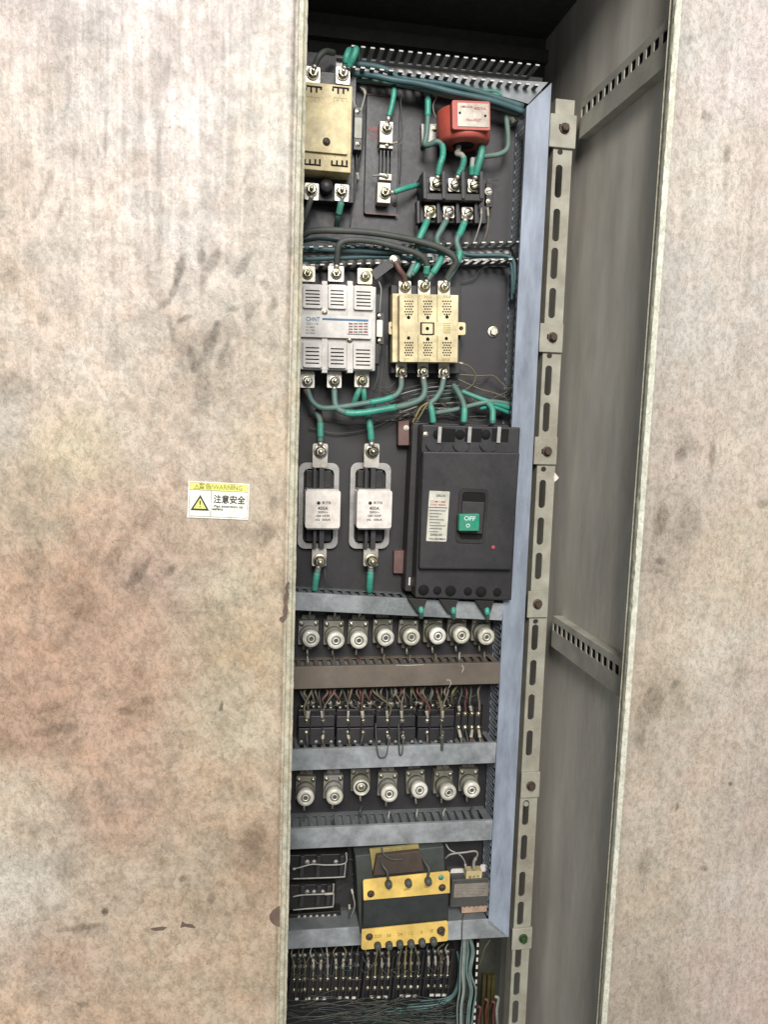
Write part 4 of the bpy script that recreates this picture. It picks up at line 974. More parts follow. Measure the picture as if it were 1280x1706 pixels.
RN = ['first', 'second', 'third', 'fourth']; CNAM = {CABO: 'olive', CABK: 'dark', DUSTY: 'dust caked', CABB: 'brown', CABR: 'dull red'}; cnt = {}
BIN = (510.6, 538, 580, 605, 646, 670.6, 712.5, 737)
G1 = 'thin control wires dropping from the brown duct to the relays'
for i, q in enumerate(list(np.linspace(500, 757, 44)) + [765, 776, 787, 798]):
    x = q + random.uniform(-2, 2); tgt = min((510.6, 538, 580, 605, 646, 670.6, 712.5, 737), key=lambda t: abs(t - q)) if q < 760 else q
    low = i % 3 == 0 or q > 760
    ty = (1196 if low else 1174) if q < 760 else 1184
    tx = tgt + random.uniform(-2, 2) if low else x + random.uniform(-4, 4)
    wm = random.choice(wirecols); key = tgt; cnt[key] = cnt.get(key, 0) + 1
    where = ('the %s screw of the %s relay' % (('left', 'right')[BIN.index(tgt) % 2], RN[BIN.index(tgt) // 2])) if tgt in BIN else 'way %s of the small terminal block' % ('one', 'two', 'three', 'four')[[765, 776, 787, 798].index(q)]
    wire('%s wire, %s dropping to %s' % (CNAM[wm], ORD[min(7, cnt[key] - 1)], where), [(x + random.uniform(-5, 5), 1141, .372), (x + random.uniform(-5, 5), 1153, .350 + random.uniform(-.004, .008)), (tx + random.uniform(-3, 3), (1141 + ty) / 2 + 8, .348 if low else .358), (tx, ty, .350 if low else .374)],
         random.choice((2.4, 3.0, 3.6, 4.4)), wm, G1, ferr=((.8, 1.),) if i % 2 == 0 else ())
for i, q in enumerate((510.6, 538, 580, 605, 646, 670.6, 712.5, 737, 765, 776, 787, 798)):
    xx = q + random.uniform(-3, 5)
    wire('short wire stub into the stained duct below %s' % (('the %s screw of the %s relay' % (('left', 'right')[i % 2], RN[i // 2])) if i < 8 else 'way %s of the small terminal block' % ('one', 'two', 'three', 'four')[i - 8]), [(q, 1224 if q < 760 else 1216, .352 if q < 760 else .364), (xx, 1236, .346), (xx + random.uniform(-2, 4), 1250, .36), (xx, 1256, .38)], 3.2, random.choice(wirecols), 'short wire stubs under the relays', ferr=((0, .22),) if i % 3 else ())
for (a, b, c_) in ((626, 648, 1262), (664, 672, 1258), (735, 739, 1250)):
    wire('dark wire loop hanging over the front of the stained duct near x %s' % ('its middle, widest' if a == 626 else 'its middle, narrow' if a == 664 else 'the right side, short'), [(a, 1205, .35), (a + 1, 1232, .333), (a + (b - a) * .2, c_ - 4, .330), ((a + b) / 2, c_, .330), (b - (b - a) * .15, c_ - 6, .330), (b, 1226, .345)], 2.2, CABK, 'dark wire loops over the duct')['label'] = {626: 'wide dark wire loop hanging over the front of the stained duct', 664: 'narrow dark wire loop hanging over the stained duct, right of the wide one', 735: 'short wire loop barely reaching the stained duct, below the fourth relay'}[a]
# wires to screw fuses
for i, (x, y) in enumerate(row1):
    wire('thin wire from the foot of the %s upper screw fuse into the brown duct' % ORD[i], [(x - 3, y + 27, .375), (x - 3 + random.uniform(-2, 2), y + 36, .368), (x - 1, y + 46, .375), (x, y + 52, .385)], 3, CABR if i == 2 else random.choice((CABK, CABW, CABO)), 'wires at the feet of the screw fuses')
for i, (x, y) in enumerate(row2):
    wire('thin wire from the foot of the %s lower screw fuse into the slotted duct' % ORD[i], [(x - 3, y + 27, .375), (x - 5 + random.uniform(-2, 2), y + 36, .366), (x - 4, y + 46, .372), (x - 4, y + 54, .385)], 3, random.choice((CABK, CABW, CABO)), 'wires at the feet of the screw fuses')

# -- bottom left contactors with wire frames
def smallc(label, y0, y1, xr):
    d = Dev('small_contactor', label, 'contactor', 530, y1, YPL, -.03, 'small dark contactors behind the lower door edge')
    d.part(d.box(MB(), 450, y0, xr, y1, .362, YPL), 'body', BLK, .0015)
    mb = MB()
    for q in (500, 527, xr - 14): d.box(mb, q, y0 + 2, q + 7, y1 - 4, .352, .3619)
    d.part(mb, 'pole_barrier', BLK2, .001)
    for q in (512, 527.5 - 4, xr - 20): d.bolt(q, y0 + 12, .3615, 4, 'pan', 'screw', STEEL)
    return d
smallc('upper of two small dark contactors at the door edge, just under the slotted duct', 1424, 1466, 580)
smallc('lower small dark contactor in the left corner, above the lowest duct', 1474, 1516, 558)
G = 'grey jumper wires on the small contactors'
wire('grey jumper wire arching along the top of the upper small contactor', [(488, 1448, .35), (500, 1445, .348), (520, 1440, .348), (545, 1441, .348), (575, 1438, .348), (577, 1420, .352)], 2.4, CABW, G, ferr=((.0, .08),))
wire('grey jumper wire bent square along the bottom of the upper small contactor', [(488, 1464, .35), (520, 1463, .348), (570, 1461, .348), (574, 1458, .348), (576, 1438, .349)], 2.4, CABW, G)
wire('grey jumper wire across the middle of the lower small contactor', [(488, 1494, .35), (505, 1491, .348), (550, 1489, .348), (555, 1486, .348), (556, 1472, .35)], 2.4, CABW, G, ferr=((.45, .55),))
wire('grey jumper wire bent square along the bottom of the lower small contactor', [(488, 1516, .35), (510, 1514, .348), (550, 1511, .348), (555, 1508, .348), (556, 1488, .349)], 2.4, CABW, G)
wire('short wire with a white ferrule standing beside the transformer', [(586, 1481, .36), (589, 1494, .352), (591, 1510, .35), (584, 1530, .365)], 2.4, CABW, G, ferr=((0, .22),))
wire('shorter wire with a white ferrule left of the transformer', [(582, 1507, .36), (582.5, 1518, .352), (581, 1535, .365)], 2.2, CABK, G, ferr=((0, .4),))
d = Dev('terminal_strip', 'dark terminal strip at the foot of the lower small contactor', 'terminal strip', 530, 1545, YPL); d.part(d.box(MB(), 450, 1522, 568, 1546, .375, YPL), 'body', BLK, .001)
for q in range(7): d.bolt(498 + q * 10, 1528 - q * .4, .3747, 3.2, 'pan', 'screw', STEEL)

# -- transformer
d = Dev('transformer', 'control transformer with a dark core between two yellow terminal boards', 'transformer', 676, 1580, YPL, -.11)
d.part(d.poly(MB(), [(592, 1426), (740, 1410), (744, 1540), (600, 1556)], .325, YPL), 'core', CORES, .002)
d.part(d.poly(MB(), [(606, 1486), (749, 1470), (747, 1552), (604, 1568)], .300, .3249), 'winding', CORE, .003)
d.part(d.poly(MB(), [(616, 1416), (698, 1408), (702, 1450), (622, 1458)], .318, .3248), 'coil_former', YELD, .001)
d.part(d.poly(MB(), [(628, 1426), (700, 1418), (708, 1452), (622, 1460)], .306, .3178), 'coil_paper', mat('sombre_coil_paper', (74, 62, 54), .7, dust=.6, dustc=(50, 46, 40)), .002)  # coil paper in a dark dull brown
def board(pts, Yf, nm='terminal_board'):
    return d.part(d.poly(MB(), pts, Yf, Yf + .004), nm, YEL, .0008)
b1 = board([(605, 1469), (607, 1466.5), (747, 1452), (750, 1454), (750, 1488), (606, 1500.5)], .292)
b2 = board([(603, 1549.5), (745, 1535), (747, 1537), (747, 1565), (745, 1568), (605, 1583), (602, 1580)], .292)
for bx, by in ((618, 1489), (737, 1478.5), (615.5, 1560.5)): d.bolt(bx, by, .2918, 6, 'pan', 'screw', RUST)
d.bolt(735, 1550, .2918, 7, 'nut', 'screw', RUST)
for bx, by in ((647, 1471), (680, 1469), (713, 1466)):
    d.part(d.lathe(MB(), bx, by, .2919, [(6, -.3), (6, 4), (5.2, 9), (3, 10)], n=14), 'terminal_post', CABK)
for bx, by in ((629, 1574), (648, 1573), (666, 1571), (684.5, 1570), (703, 1568), (722, 1566)):
    d.part(d.lathe(MB(), bx, by, .2919, [(6, -.3), (6, 4), (5.2, 9), (3, 10)], n=14), 'terminal_post', CABK)
mb = MB()
for t_, tx, ty in (('0', 648, 1483), ('380V', 678, 1482), ('220', 711, 1477)): d.text(mb, t_, tx, ty, 5.5, .2917)
for t_, tx, ty in (('220', 630, 1560), ('36', 648, 1559), ('24', 666.5, 1557), ('12', 684.5, 1555), ('6', 703, 1553), ('0', 720, 1551)): d.text(mb, t_, tx, ty, 8, .2917)
d.part(mb, 'lettering', STO)
mb = MB(); d.lathe(mb, 735, 1462, .2918, [(4.5, -.3), (4.5, .3)], n=12); d.part(mb, 'green_dot', GREENS)

# -- control module on rail
d = Dev('control_module', 'small grey module with plug terminals and a silver label, right of the transformer', 'module', 790, 1520, YPL, -.06)
d.part(d.box(MB(), 752, 1464, 836, 1510, .350, YPL), 'body', mat('grey_module_plastic', (72, 72, 70), .5, dust=.4, dustc=(70, 70, 64)), .002)
d.part(d.rbox(MB(), 757, 1472, 816, 1494, .3488, .3499, 1), 'label', FOIL)
mb = MB()
for q in range(4):
    for w2 in range(3): d.box(mb, 761 + w2 * 18, 1475 + q * 4.6, 761 + w2 * 18 + 9 + (q * 5 + w2 * 3) % 7, 1476.6 + q * 4.6, .3484, .3487)
d.part(mb, 'lettering', INKG)
d.part(d.rbox(MB(), 751, 1448, 775, 1460, .374, .377, 4), 'rail_end', GREYR, .0005); d.part(d.rbox(MB(), 800, 1441, 812, 1452, .374, .377, 4), 'rail_end', GREYR, .0005)
mb = MB(); d.rbox(mb, 777, 1451, 803, 1470, .352, .370, 1.5, 0, [(783.5, 1461.5, 2.2), (790, 1461, 2.2), (797, 1460.5, 2.2)]); d.part(mb, 'plug_terminal', CREAM, .0005)
mb = MB(); d.rbox(mb, 770, 1502, 812, 1520, .352, .370, 1.5, 0, [(775 + q * 7.6, 1511 - q * .6, 2) for q in range(5)]); d.part(mb, 'plug_terminal', mat('pinkish_plastic', (176, 148, 128), .5), .0005)
G = 'wires around the grey control module'
wire('white wire arching over the grey module to its right plug', [(742, 1430, .36), (752, 1423, .345), (775, 1420, .342), (792, 1418, .342), (796, 1424, .345), (790, 1436, .35), (790, 1449, .355)], 3.2, CABW, G, ferr=((.75, 1.),))
wire('thin wire bending down onto the left of the module plug', [(743, 1406, .36), (750, 1416, .35), (765, 1423, .345), (774, 1434, .348), (777, 1450, .352)], 2.2, CABW, G, ferr=((.85, 1.),))
wire('dark thin wire dropping from the module down over the lowest duct', [(774, 1520, .355), (771, 1535, .333), (770, 1560, .331), (769, 1575, .345)], 1.6, CABK, G)
wire('short reddish wire right of the module, curling down', [(812, 1512, .37), (824, 1512, .36), (829, 1522, .355), (824, 1535, .36)], 3.5, CABR, G)
wire('dull wire loop from the transformer top up under the slotted duct', [(647, 1466, .288), (645, 1452, .288), (637, 1440, .298), (635, 1424, .325), (640, 1410, .36)], 4.5, CABK, 'cables on the transformer terminals')
wire('dull cable from the right transformer post up under the slotted duct', [(713, 1462, .288), (715, 1448, .288), (708, 1436, .300), (700, 1420, .330), (700, 1408, .36)], 4.5, CABK, 'cables on the transformer terminals')
wire('thin dark cable sagging across the transformer coil', [(636, 1412, .31), (640, 1424, .302), (655, 1432, .30), (672, 1431, .302)], 2.6, CABK, 'cables on the transformer terminals')

# -- bottom terminal blocks
G2 = 'dark terminal blocks in the bottom row'
groups = [((490, 500), 486, 506.5), ((508, 521.5, 534, 546), 507.5, 554), ((560, 572, 583.5, 595), 555, 604), ((613, 625, 637, 647), 605, 656), ((664, 675, 685, 697), 657, 706), ((714, 725, 735, 746), 707, 754)]
names = ['narrow dark terminal block cut by the door edge at the bottom', 'second dark terminal block from the left in the bottom row', 'third dark terminal block from the left in the bottom row', 'dark terminal block with yellowish wires below the left transformer terminals', 'dark terminal block directly below the right transformer terminals', 'last dark terminal block of the bottom row, beside the pale wires']
for (cols, xa, xb), nm in zip(groups, names):
    d = Dev('terminal_block', nm, 'terminal block', (xa + xb) / 2, 1668, .42, -.03, G2)
    dy = -(xa - 490) * .03
    d.part(d.box(MB(), xa, 1588 + dy, xb, 1668 + dy, .392, .42), 'body', BLK, .001)
    mb = MB()
    for q in list(cols) + [xb + 1]: d.box(mb, q - 6.2, 1596 + dy, q - 4.8, 1668 + dy, .382, .3919)
    d.part(mb, 'barrier', BLK2)
    for q in cols:
        d.bolt(q, 1610 + dy, .3915, 3.4, 'pan', 'screw', STEEL); d.bolt(q, 1632 + dy, .3915, 4.0, 'pan', 'screw', BOLTM); d.bolt(q, 1650 + dy, .3915, 4.0, 'pan', 'screw', BOLTM)
    mb = MB()
    for q in cols[:-1]: d.box(mb, q + 1, 1663 + dy, q + 9, 1666.5 + dy, .3905, .3919)
    d.part(mb, 'marker_strip', FERR)
    for qi, q in enumerate(cols):
        wire('thin wire onto the %s screw from the left, block %s of the bottom row' % (RN[qi], ('one', 'two', 'three', 'four', 'five', 'six')[names.index(nm)]), [(q + random.uniform(-6, 6), 1572, .40), (q + random.uniform(-5, 5), 1588 + dy, .385), (q + random.uniform(-1, 1), 1604 + dy, .385), (q, 1629 + dy, .389)], random.choice((2.2, 2.8)), random.choice((CABK, CABO, CABK, CABW)) if xa < 600 or xa > 700 else random.choice((CABO, YELD)), 'thin wires onto the bottom terminal blocks', ferr=((.6, .85),) if random.random() < .5 else ())
        d.bolt(q, 1592 + dy, .3915 - .0012, 2.8, 'pan', 'screw', STEEL)
for i in range(12):
    x = 752 + random.uniform(-2, 28)
# pale wires on the right
for i, (x, m_) in enumerate(((769, CABT), (773, CABW), (776, CABT), (780, CABT), (784, CABT), (787, CABT))):
    bow = random.uniform(-3, 3) + (i - 2) * 1.2
    wire('pale wire, %s in the bundle hanging beside the bottom terminal blocks' % ('first from the left', 'second from the left', 'third from the left', 'third from the right', 'second from the right', 'first from the right')[i], [(777 + (x - 777) * .6, 1560, .375), (x + (3 if i > 3 else 0), 1585, .37), (x - 2, 1620, .365), (x + bow, 1650, .362), (x - 4 + bow, 1680, .36), (x - 5 + bow * .3, 1730, .36)], 3.4, m_, 'pale wires hanging at the lower right')
for i in range(5):
    wire(('teal wire curling left beside the last terminal block', 'teal wire curling left under the last terminal block', 'thin teal wire bending towards the door', 'dark teal wire behind the curling ones', 'lowest teal wire curling left')[i],
         [(762 + i, 1585 + i * 3, .39), (765 + i * 1.2, 1610 + i * 4, .385), (760 - i, 1645 + i * 4, .38), (745 - i * 6, 1662 + i * 5, .378), (700 - i * 20, 1668 + i * 6, .38)], 2.4, (CABD, CABD, CABG, CABD, CABK)[i], 'teal wires curling at the bottom')
d = Dev('wiring_duct', 'dark vertical duct with a row of pale slots at the lower right', 'wiring duct', 792, 1640, .40, None, 'slotted wiring ducts')
mb = MB()
a = d.l(796, 1568, .38); b = d.l(786, 1700, .38); xx = d.l(791, 1640, .38).x
mb.box(xx, xx + .008, -.02, 0, b.z - .1, a.z); d.part(mb, 'wall', BLK)
mb = MB(); z = a.z - .004
while z > b.z - .09: mb.box(xx + .0012, xx + .0052, -.0212, -.0201, z - .0085, z); z -= .0171
d.part(mb, 'pale_fingers', FERR)
# tangle at the bottom: nobody could count it
mb = MB(); o0 = P(620, 1690, .39)
TG = [mat('soft_shade_dark_wire', (44, 46, 42), .6, dust=.4, dustc=(70, 68, 60)), CABK, mat('murk_shade_green_wire', (48, 66, 60), .55, dust=.4, dustc=(70, 74, 66)), mat('murk_shade_grey_wire', (74, 74, 68), .55, dust=.4)]  # wire colours darkened to carry the shade at the cabinet bottom
for i in range(64):
    x = random.uniform(440, 700); y = 1668 + random.uniform(0, 45); L = random.uniform(90, 240)
    pts = [P(min(x + L * t_, 772 + random.uniform(0, 8)), y + random.uniform(-7, 7) - (18 * t_ * t_ if i % 3 == 0 else 6 * math.sin(t_ * 5 + i)), .375 + random.uniform(-.01, .02)) - o0 for t_ in (0, .2, .4, .6, .8, 1)]
    mb.tube(smooth(pts, 5), random.uniform(.0006, .0011), 5, i % 4)
tag(mb.build('wire_tangle', TG, loc=o0), 'tangle of thin dusty wires lying under the bottom terminal blocks', 'wires', kind='stuff')
# bars in the lower right
G3 = 'upright brass bars in the lower right void'
for i, (x, nm) in enumerate(((806, 'left one of the greenish brass bars standing in the dark lower right void'), (814, 'middle one of the greenish brass bars standing in the dark lower right void'), (821, 'right one of the greenish brass bars standing in the dark lower right void'))):
    d = Dev('brass_bar', nm, 'bar', x, 1706, .45, None, G3)
    a, b, c0, c1 = d.rect(x - 2.8, 1626, x + 2.8, 1720, .45); d.part(MB().box(a, b, 0, .012, c0 - .1, c1), 'bar', BUS, .0006)
for i, (x, y) in enumerate(((800, 1680), (812, 1668), (824, 1672), (830, 1664))):
    wire(('red wire left of the brass bars', 'dark red wire looping before the brass bars', 'reddish wire at the right brass bar', 'pale wire curling right of the brass bars')[i], [(x, y + 50, .44), (x - 2, y + 20, .435), (x + 1, y, .435), (x - 5, y - 4, .44)], 5, (CABR, CABR, CABR, CABW)[i], 'wires around the brass bars')
wire('single thin wire curving in the dark gap under the lowest duct', [(817, 1566, .38), (808, 1580, .385), (803, 1598, .39), (797, 1612, .40)], 2, CABO, 'wires around the brass bars')

# ================================================================== POWER CABLES
def pc(label, pts, w, m_=CABG, sl=(), lugs=()): return cable(label, pts, w, m_, sleeves=sl, lugs=lugs)
# top left
pc('dusty grey cable rising from the left bolt of the blank cream contactor', [(525, 108, .345), (532, 94, .34), (542, 86, .345), (556, 88, .37)], 10, CABK, lugs=((0, 521, 123, .3435),))
pc('left one of two green sleeved cables on top of the blank cream contactor', [(575, 110, .342), (577, 98, .335), (580, 88, .335), (584, 84, .345), (590, 100, .37)], 10, CABG, ((0.15, .62),), ((0, 571, 124, .3435),))
pc('right one of two green sleeved cables on top of the blank cream contactor', [(582, 110, .340), (588, 98, .332), (592, 88, .330), (594, 82, .335), (596, 100, .362)], 10, CABG, ((0, .7),), ())
pc('upper dark teal cable lying in the top duct', [(582, 106, .366), (620, 110, .356), (648, 118, .352), (668, 130, .352), (740, 140, .352), (800, 154, .352), (872, 178, .356)], 10, CABD)
pc('middle dark teal cable running diagonally under the top duct', [(580, 121, .37), (622, 126, .350), (655, 133, .344), (700, 140, .344), (760, 155, .344), (820, 168, .346), (872, 186, .352)], 10, CABD)
pc('thin lower teal cable half hidden behind the diagonal ones', [(584, 133, .378), (640, 137, .366), (700, 148, .36), (745, 160, .36), (800, 172, .36), (866, 190, .362)], 7, CABG)
pc('short green cable loop under the right end of the top duct', [(770, 152, .366), (800, 151, .358), (826, 152, .358), (836, 160, .36), (842, 170, .37)], 6, GREENS)
pc('green cable dropping from the top duct onto the upper shunt bolt', [(657, 142, .36), (656, 160, .358), (652, 180, .357), (648, 194, .357)], 8, CABD, ((.12, 1),), ((1, 644, 213, .3605),))
pc('green cable leaving the lower shunt bolt towards the right', [(657, 320, .357), (668, 316, .357), (685, 311, .365), (702, 307, .385)], 8, CABD, ((0, .85),), ((0, 641, 322, .3605),))
pc('dusty cable hanging from the lower right bolt of the blank cream contactor', [(570, 332, .348), (567, 345, .352), (564, 360, .362), (561, 376, .385)], 10, CABG, ((.2, .6),), ((0, 569, 319, .3435),))
pc('dark cable hanging from the lower left bolt of the blank cream contactor', [(518, 332, .348), (512, 350, .352), (505, 372, .365)], 10, CABK, (), ((0, 519, 317, .3435),))
# transformer to block
pc('green cable bending from the top duct around to the left pole of the power block', [(713, 150, .368), (713, 190, .364), (711, 225, .360), (708, 240, .358), (716, 241, .352), (728, 236, .345), (737, 243, .345), (738, 260, .348), (733, 276, .35), (730, 292, .354)], 9, CABG, ((.05, .12), (.66, 1),), ((1, 727, 306, .358),))
pc('cable with a green sleeve running from under the red current transformer to the middle pole', [(765, 236, .356), (764, 250, .352), (762, 256, .35), (769, 258, .346), (773, 266, .346), (770, 280, .350), (764, 292, .354)], 9, CABW, ((.62, 1),), ((1, 757.5, 308, .358),))
pc('bright green sleeved cable reaching the right pole of the power block', [(802, 241, .350), (803, 252, .345), (800, 266, .345), (796, 280, .348), (793, 292, .352)], 10, CABG, ((.1, 1),), ((1, 790, 309, .358),))
pc('grey cable beside the bright green one at the right pole', [(788, 264, .352), (787, 275, .35), (786, 292, .354)], 8, CABW, ((.6, 1),))
pc('green cable curving down from the top duct, right of the red current transformer', [(843, 186, .372), (845, 205, .366), (847, 230, .362), (845, 248, .360), (832, 257, .358), (812, 260, .358), (800, 262, .36), (788, 268, .366)], 8, CABG, ())
# block to middle
pc('green sleeved cable leaving the lower left screw of the power block', [(712, 368, .355), (706, 382, .35), (698, 400, .348), (693, 420, .350), (690, 440, .352), (680, 462, .352)], 10, CABG, ((.02, .45),), ((0, 717, 352, .3625),))
pc('dusty cable leaving the lower middle screw of the power block', [(743, 369, .355), (736, 382, .35), (728, 400, .348), (736, 424, .350), (728, 445, .345), (712, 466, .350)], 10, CABG, ((.55, .9),), ((0, 748, 353, .3625), (1, 707, 477, .3545)))
pc('green sleeved cable leaving the lower right screw of the power block', [(774, 371, .355), (768, 386, .35), (761, 402, .346), (766, 424, .344), (758, 446, .345), (744, 467, .35)], 10, CABG, ((.02, .3), (.55, .72)), ((0, 779, 355, .3625), (1, 740, 478, .3545)))
# middle row bundle
pc('thick grey cable arching from the left over the middle duct to the ivory contactor', [(505, 392, .345), (520, 385, .335), (560, 384, .328), (620, 388, .328), (680, 398, .330), (725, 410, .332), (750, 422, .335), (760, 436, .338), (752, 452, .345), (744, 466, .35)], 11, CABK)
pc('grey cable rising from the centre bolt of the light grey contactor and arching right', [(561, 440, .340), (562, 425, .334), (565, 408, .328), (580, 400, .326), (620, 402, .328), (660, 411, .330), (698, 424, .332), (711, 440, .338), (709, 462, .348)], 10, CABK, ((.90, .97),), ((0, 560, 456, .3445),))
pc('dark cable sagging behind the arching cables', [(505, 412, .36), (550, 416, .352), (600, 418, .350), (650, 420, .350), (720, 418, .355), (770, 428, .36)], 9, CABD)
pc('lower dark cable running through the middle duct', [(505, 432, .37), (560, 430, .36), (620, 428, .358), (680, 430, .358), (720, 432, .362)], 8, CABD)
pc('thin dark cable crossing behind at the left of the middle duct', [(505, 402, .365), (540, 398, .358), (600, 410, .355), (660, 424, .355), (690, 438, .36)], 6, CABD)
pc('teal cable running right along the middle duct and turning down the tall duct', [(762, 421, .352), (790, 425, .350), (825, 425, .350), (846, 427, .350), (856, 436, .352), (858, 460, .356), (857, 490, .365)], 6, CABD)
pc('second teal cable below it, turning down at the tall duct', [(762, 430, .356), (800, 428, .354), (840, 430, .354), (852, 440, .356), (854, 470, .36), (853, 500, .37)], 5, CABD)
pc('green cable slanting up from the middle duct beside the dark link', [(700, 434, .352), (694, 446, .350), (686, 458, .352)], 9, CABG, ((0, .8),))
pc('brown cable joining the dark link to the left top bolt of the ivory contactor', [(660, 438, .343), (666, 450, .342), (673, 460, .346), (675, 468, .35)], 10, CABB, (), ((1, 675, 478, .3545),))
# below contactors
pc('green cable sweeping left from the lower left bolt of the ivory contactor', [(669, 633, .347), (668, 646, .342), (660, 658, .340), (640, 666, .338), (600, 673, .338), (560, 679, .340), (535, 679, .345), (520, 668, .35), (512, 648, .352)], 9, CABG, ((.30, .45),), ((0, 669, 620, .3545),))
pc('lower green cable sweeping from the ivory contactor left to the grey one', [(706, 634, .347), (708, 650, .340), (702, 664, .336), (680, 674, .334), (640, 682, .333), (600, 688, .333), (575, 687, .336), (560, 676, .342), (557, 650, .350)], 10, CABG, ((.45, .75),), ((0, 705, 620, .3545), (1, 557, 635, .3445)))
pc('grey cable from the ivory contactor down into the left pole of the breaker', [(739, 634, .347), (735, 650, .340), (726, 664, .337), (718, 672, .336), (720, 686, .334), (722, 704, .335)], 9, CABG, ((.68, 1),), ((0, 740, 621, .3545),))
pc('grey cable coming down into the middle pole of the breaker', [(756, 642, .372), (764, 654, .355), (771, 668, .345), (774, 682, .338), (773, 704, .336)], 9, CABG, ((.72, 1),))
pc('green cable coming down into the right pole of the breaker', [(806, 668, .36), (816, 674, .352), (821, 684, .345), (821, 706, .338)], 9, CABG, ((.3, .95),))
pc('bright green cable slanting right from behind the ivory contactor into the tall duct', [(770, 652, .368), (790, 660, .360), (815, 669, .355), (850, 680, .362)], 8, GREENS)
pc('dusty cable running right under the slanting green one', [(725, 688, .372), (760, 682, .362), (800, 672, .356), (822, 669, .355), (852, 674, .365)], 8, CABG)
pc('short green cable branching to the tall duct above the right breaker pole', [(800, 680, .366), (822, 678, .358), (850, 688, .366)], 7, GREENS)
pc('green sleeved cable under the right column of the light grey contactor, leaning left', [(600, 647, .350), (595, 658, .350), (591, 668, .355), (588, 676, .365)], 9, CABG, ((.1, .8),), ((0, 603, 634, .3445),))
pc('green sleeved cable under the right column of the light grey contactor, hanging straight', [(606, 647, .352), (607, 660, .352), (607, 675, .360)], 8, CABG, ((.1, .8),))
pc('reddish brown cable curving down from the left bolt of the light grey contactor', [(508, 648, .352), (516, 664, .355), (530, 680, .360), (536, 700, .366)], 8, CABB)
pc('green cable coming down onto the upper bolt of the cut off blade fuse', [(526, 684, .366), (533, 700, .360), (534, 720, .358), (534, 736, .358)], 10, CABG, ((.45, .85),), ((1, 534, 752, .3605),))
pc('bright green sleeved cable onto the upper bolt of the full blade fuse', [(614, 692, .362), (616, 706, .358), (618, 722, .357), (619, 736, .358)], 10, CABG, ((.1, .92),), ((1, 620, 752, .3605),))
pc('green cable from the lower bolt of the cut off blade fuse into the duct', [(530, 948, .358), (527, 962, .358), (525, 976, .364), (524, 996, .375)], 10, CABG, ((.2, .8),), ((0, 533, 934, .3605),))
pc('bright green sleeved cable from the lower bolt of the full blade fuse into the duct', [(618, 948, .358), (617, 962, .357), (616, 976, .362), (616, 996, .375)], 10, CABG, ((.15, .85),), ((0, 619, 934, .3605),))
for i, bx in enumerate((702, 756, 812)):
    pc(('green cable tip in the left boot under the breaker', 'green cable tip in the middle boot under the breaker', 'green cable tip in the right boot under the breaker')[i], [(bx - 2, 1000 + i, .335), (bx - 1, 1010 + i, .328), (bx, 1019 + i, .322), (bx, 1028 + i, .3355)], 8, CABG, ((.1, .7),))
# thin wires in the upper half
G4 = 'thin stray wires among the switchgear'
wire('thin pale wire looping above the slim auxiliary contact block', [(596, 185, .345), (588, 165, .35), (586, 158, .36)], 2, CABW, G4)
wire('pale wire with a ferrule bending down to the slim auxiliary contact block', [(601, 146, .37), (608, 153, .355), (607, 165, .35), (601, 185, .345)], 3, CABW, G4, ferr=((.15, .45),))
wire('long thin dark wire running down beside the shunt board', [(608, 165, .37), (607, 205, .37), (603, 245, .372), (596, 300, .38), (588, 340, .385), (583, 378, .39)], 2, CABK, G4)
wire('dark wire with a white tip dropping under the auxiliary contact block', [(595, 252, .36), (594, 275, .362), (597, 300, .372)], 3, CABK, G4, ferr=((.75, 1),))
wire('thin black wire down the right of the shunt to its upper clamp', [(667, 158, .375), (670, 200, .372), (670, 228, .368), (664, 236, .364), (648, 240, .364)], 1.8, CABK, G4, ferr=((.8, .97),))
wire('thin wire continuing along the right of the shunt board', [(669, 240, .38), (668, 275, .385), (666, 306, .392)], 1.6, CABK, G4)
wire('short pale wire at the lower clamp of the shunt', [(621, 293, .37), (632, 292, .366), (644, 294, .365)], 3, CABW, G4)
wire('thin grey wire curling beside the left foot of the red current transformer', [(728, 162, .37), (722, 175, .372), (724, 190, .374), (730, 200, .38)], 1.8, CABW, G4)
wire('grey wire with a white ferrule dropping from the tiny terminal, left one', [(802, 346, .37), (802, 365, .366), (797, 384, .364), (790, 404, .368)], 2.6, CABW, G4, ferr=((0, .22),))
wire('brownish wire with a white ferrule dropping from the tiny terminal, right one', [(813, 346, .37), (814, 365, .366), (812, 384, .364), (804, 408, .368)], 2.4, CABO, G4, ferr=((0, .25),))
wire('thin wire leaving the tiny terminal to the right', [(812, 304, .378), (816, 300, .376), (830, 300, .385)], 1.6, CABO, G4)
wire('thin wire curving down the right of the light grey contactor to its auxiliary contact', [(628, 462, .36), (635, 480, .355), (634, 500, .352), (633, 520, .351)], 2.2, CABW, G4)
wire('dark wire dropping from the white windowed auxiliary contact', [(634, 574, .354), (631, 600, .358), (630, 625, .36), (622, 652, .366)], 3, CABK, G4)
wire('long thin dark wire right of the white windowed auxiliary contact', [(645, 575, .372), (644, 600, .372), (640, 635, .375), (638, 656, .38)], 1.8, CABK, G4)
wire('thin grey wire curling on the bare plate below the middle duct', [(852, 444, .37), (815, 444, .378), (800, 450, .382), (790, 464, .388), (768, 470, .39)], 2, CABK, G4)
wire('olive wire looping out from the lower right corner of the ivory contactor', [(765, 604, .372), (782, 610, .366), (792, 622, .366), (790, 638, .368), (778, 648, .372), (762, 654, .38)], 2.2, CABO, G4, ferr=((0, .08),))
wire('olive wire running right from the ivory contactor into the tall duct', [(765, 624, .375), (800, 626, .37), (822, 626, .37), (836, 638, .372), (852, 652, .376)], 2.2, CABO, G4)
wire('second olive wire slanting right into the tall duct', [(764, 632, .378), (800, 648, .372), (828, 656, .372), (852, 668, .376)], 2.2, CABO, G4)
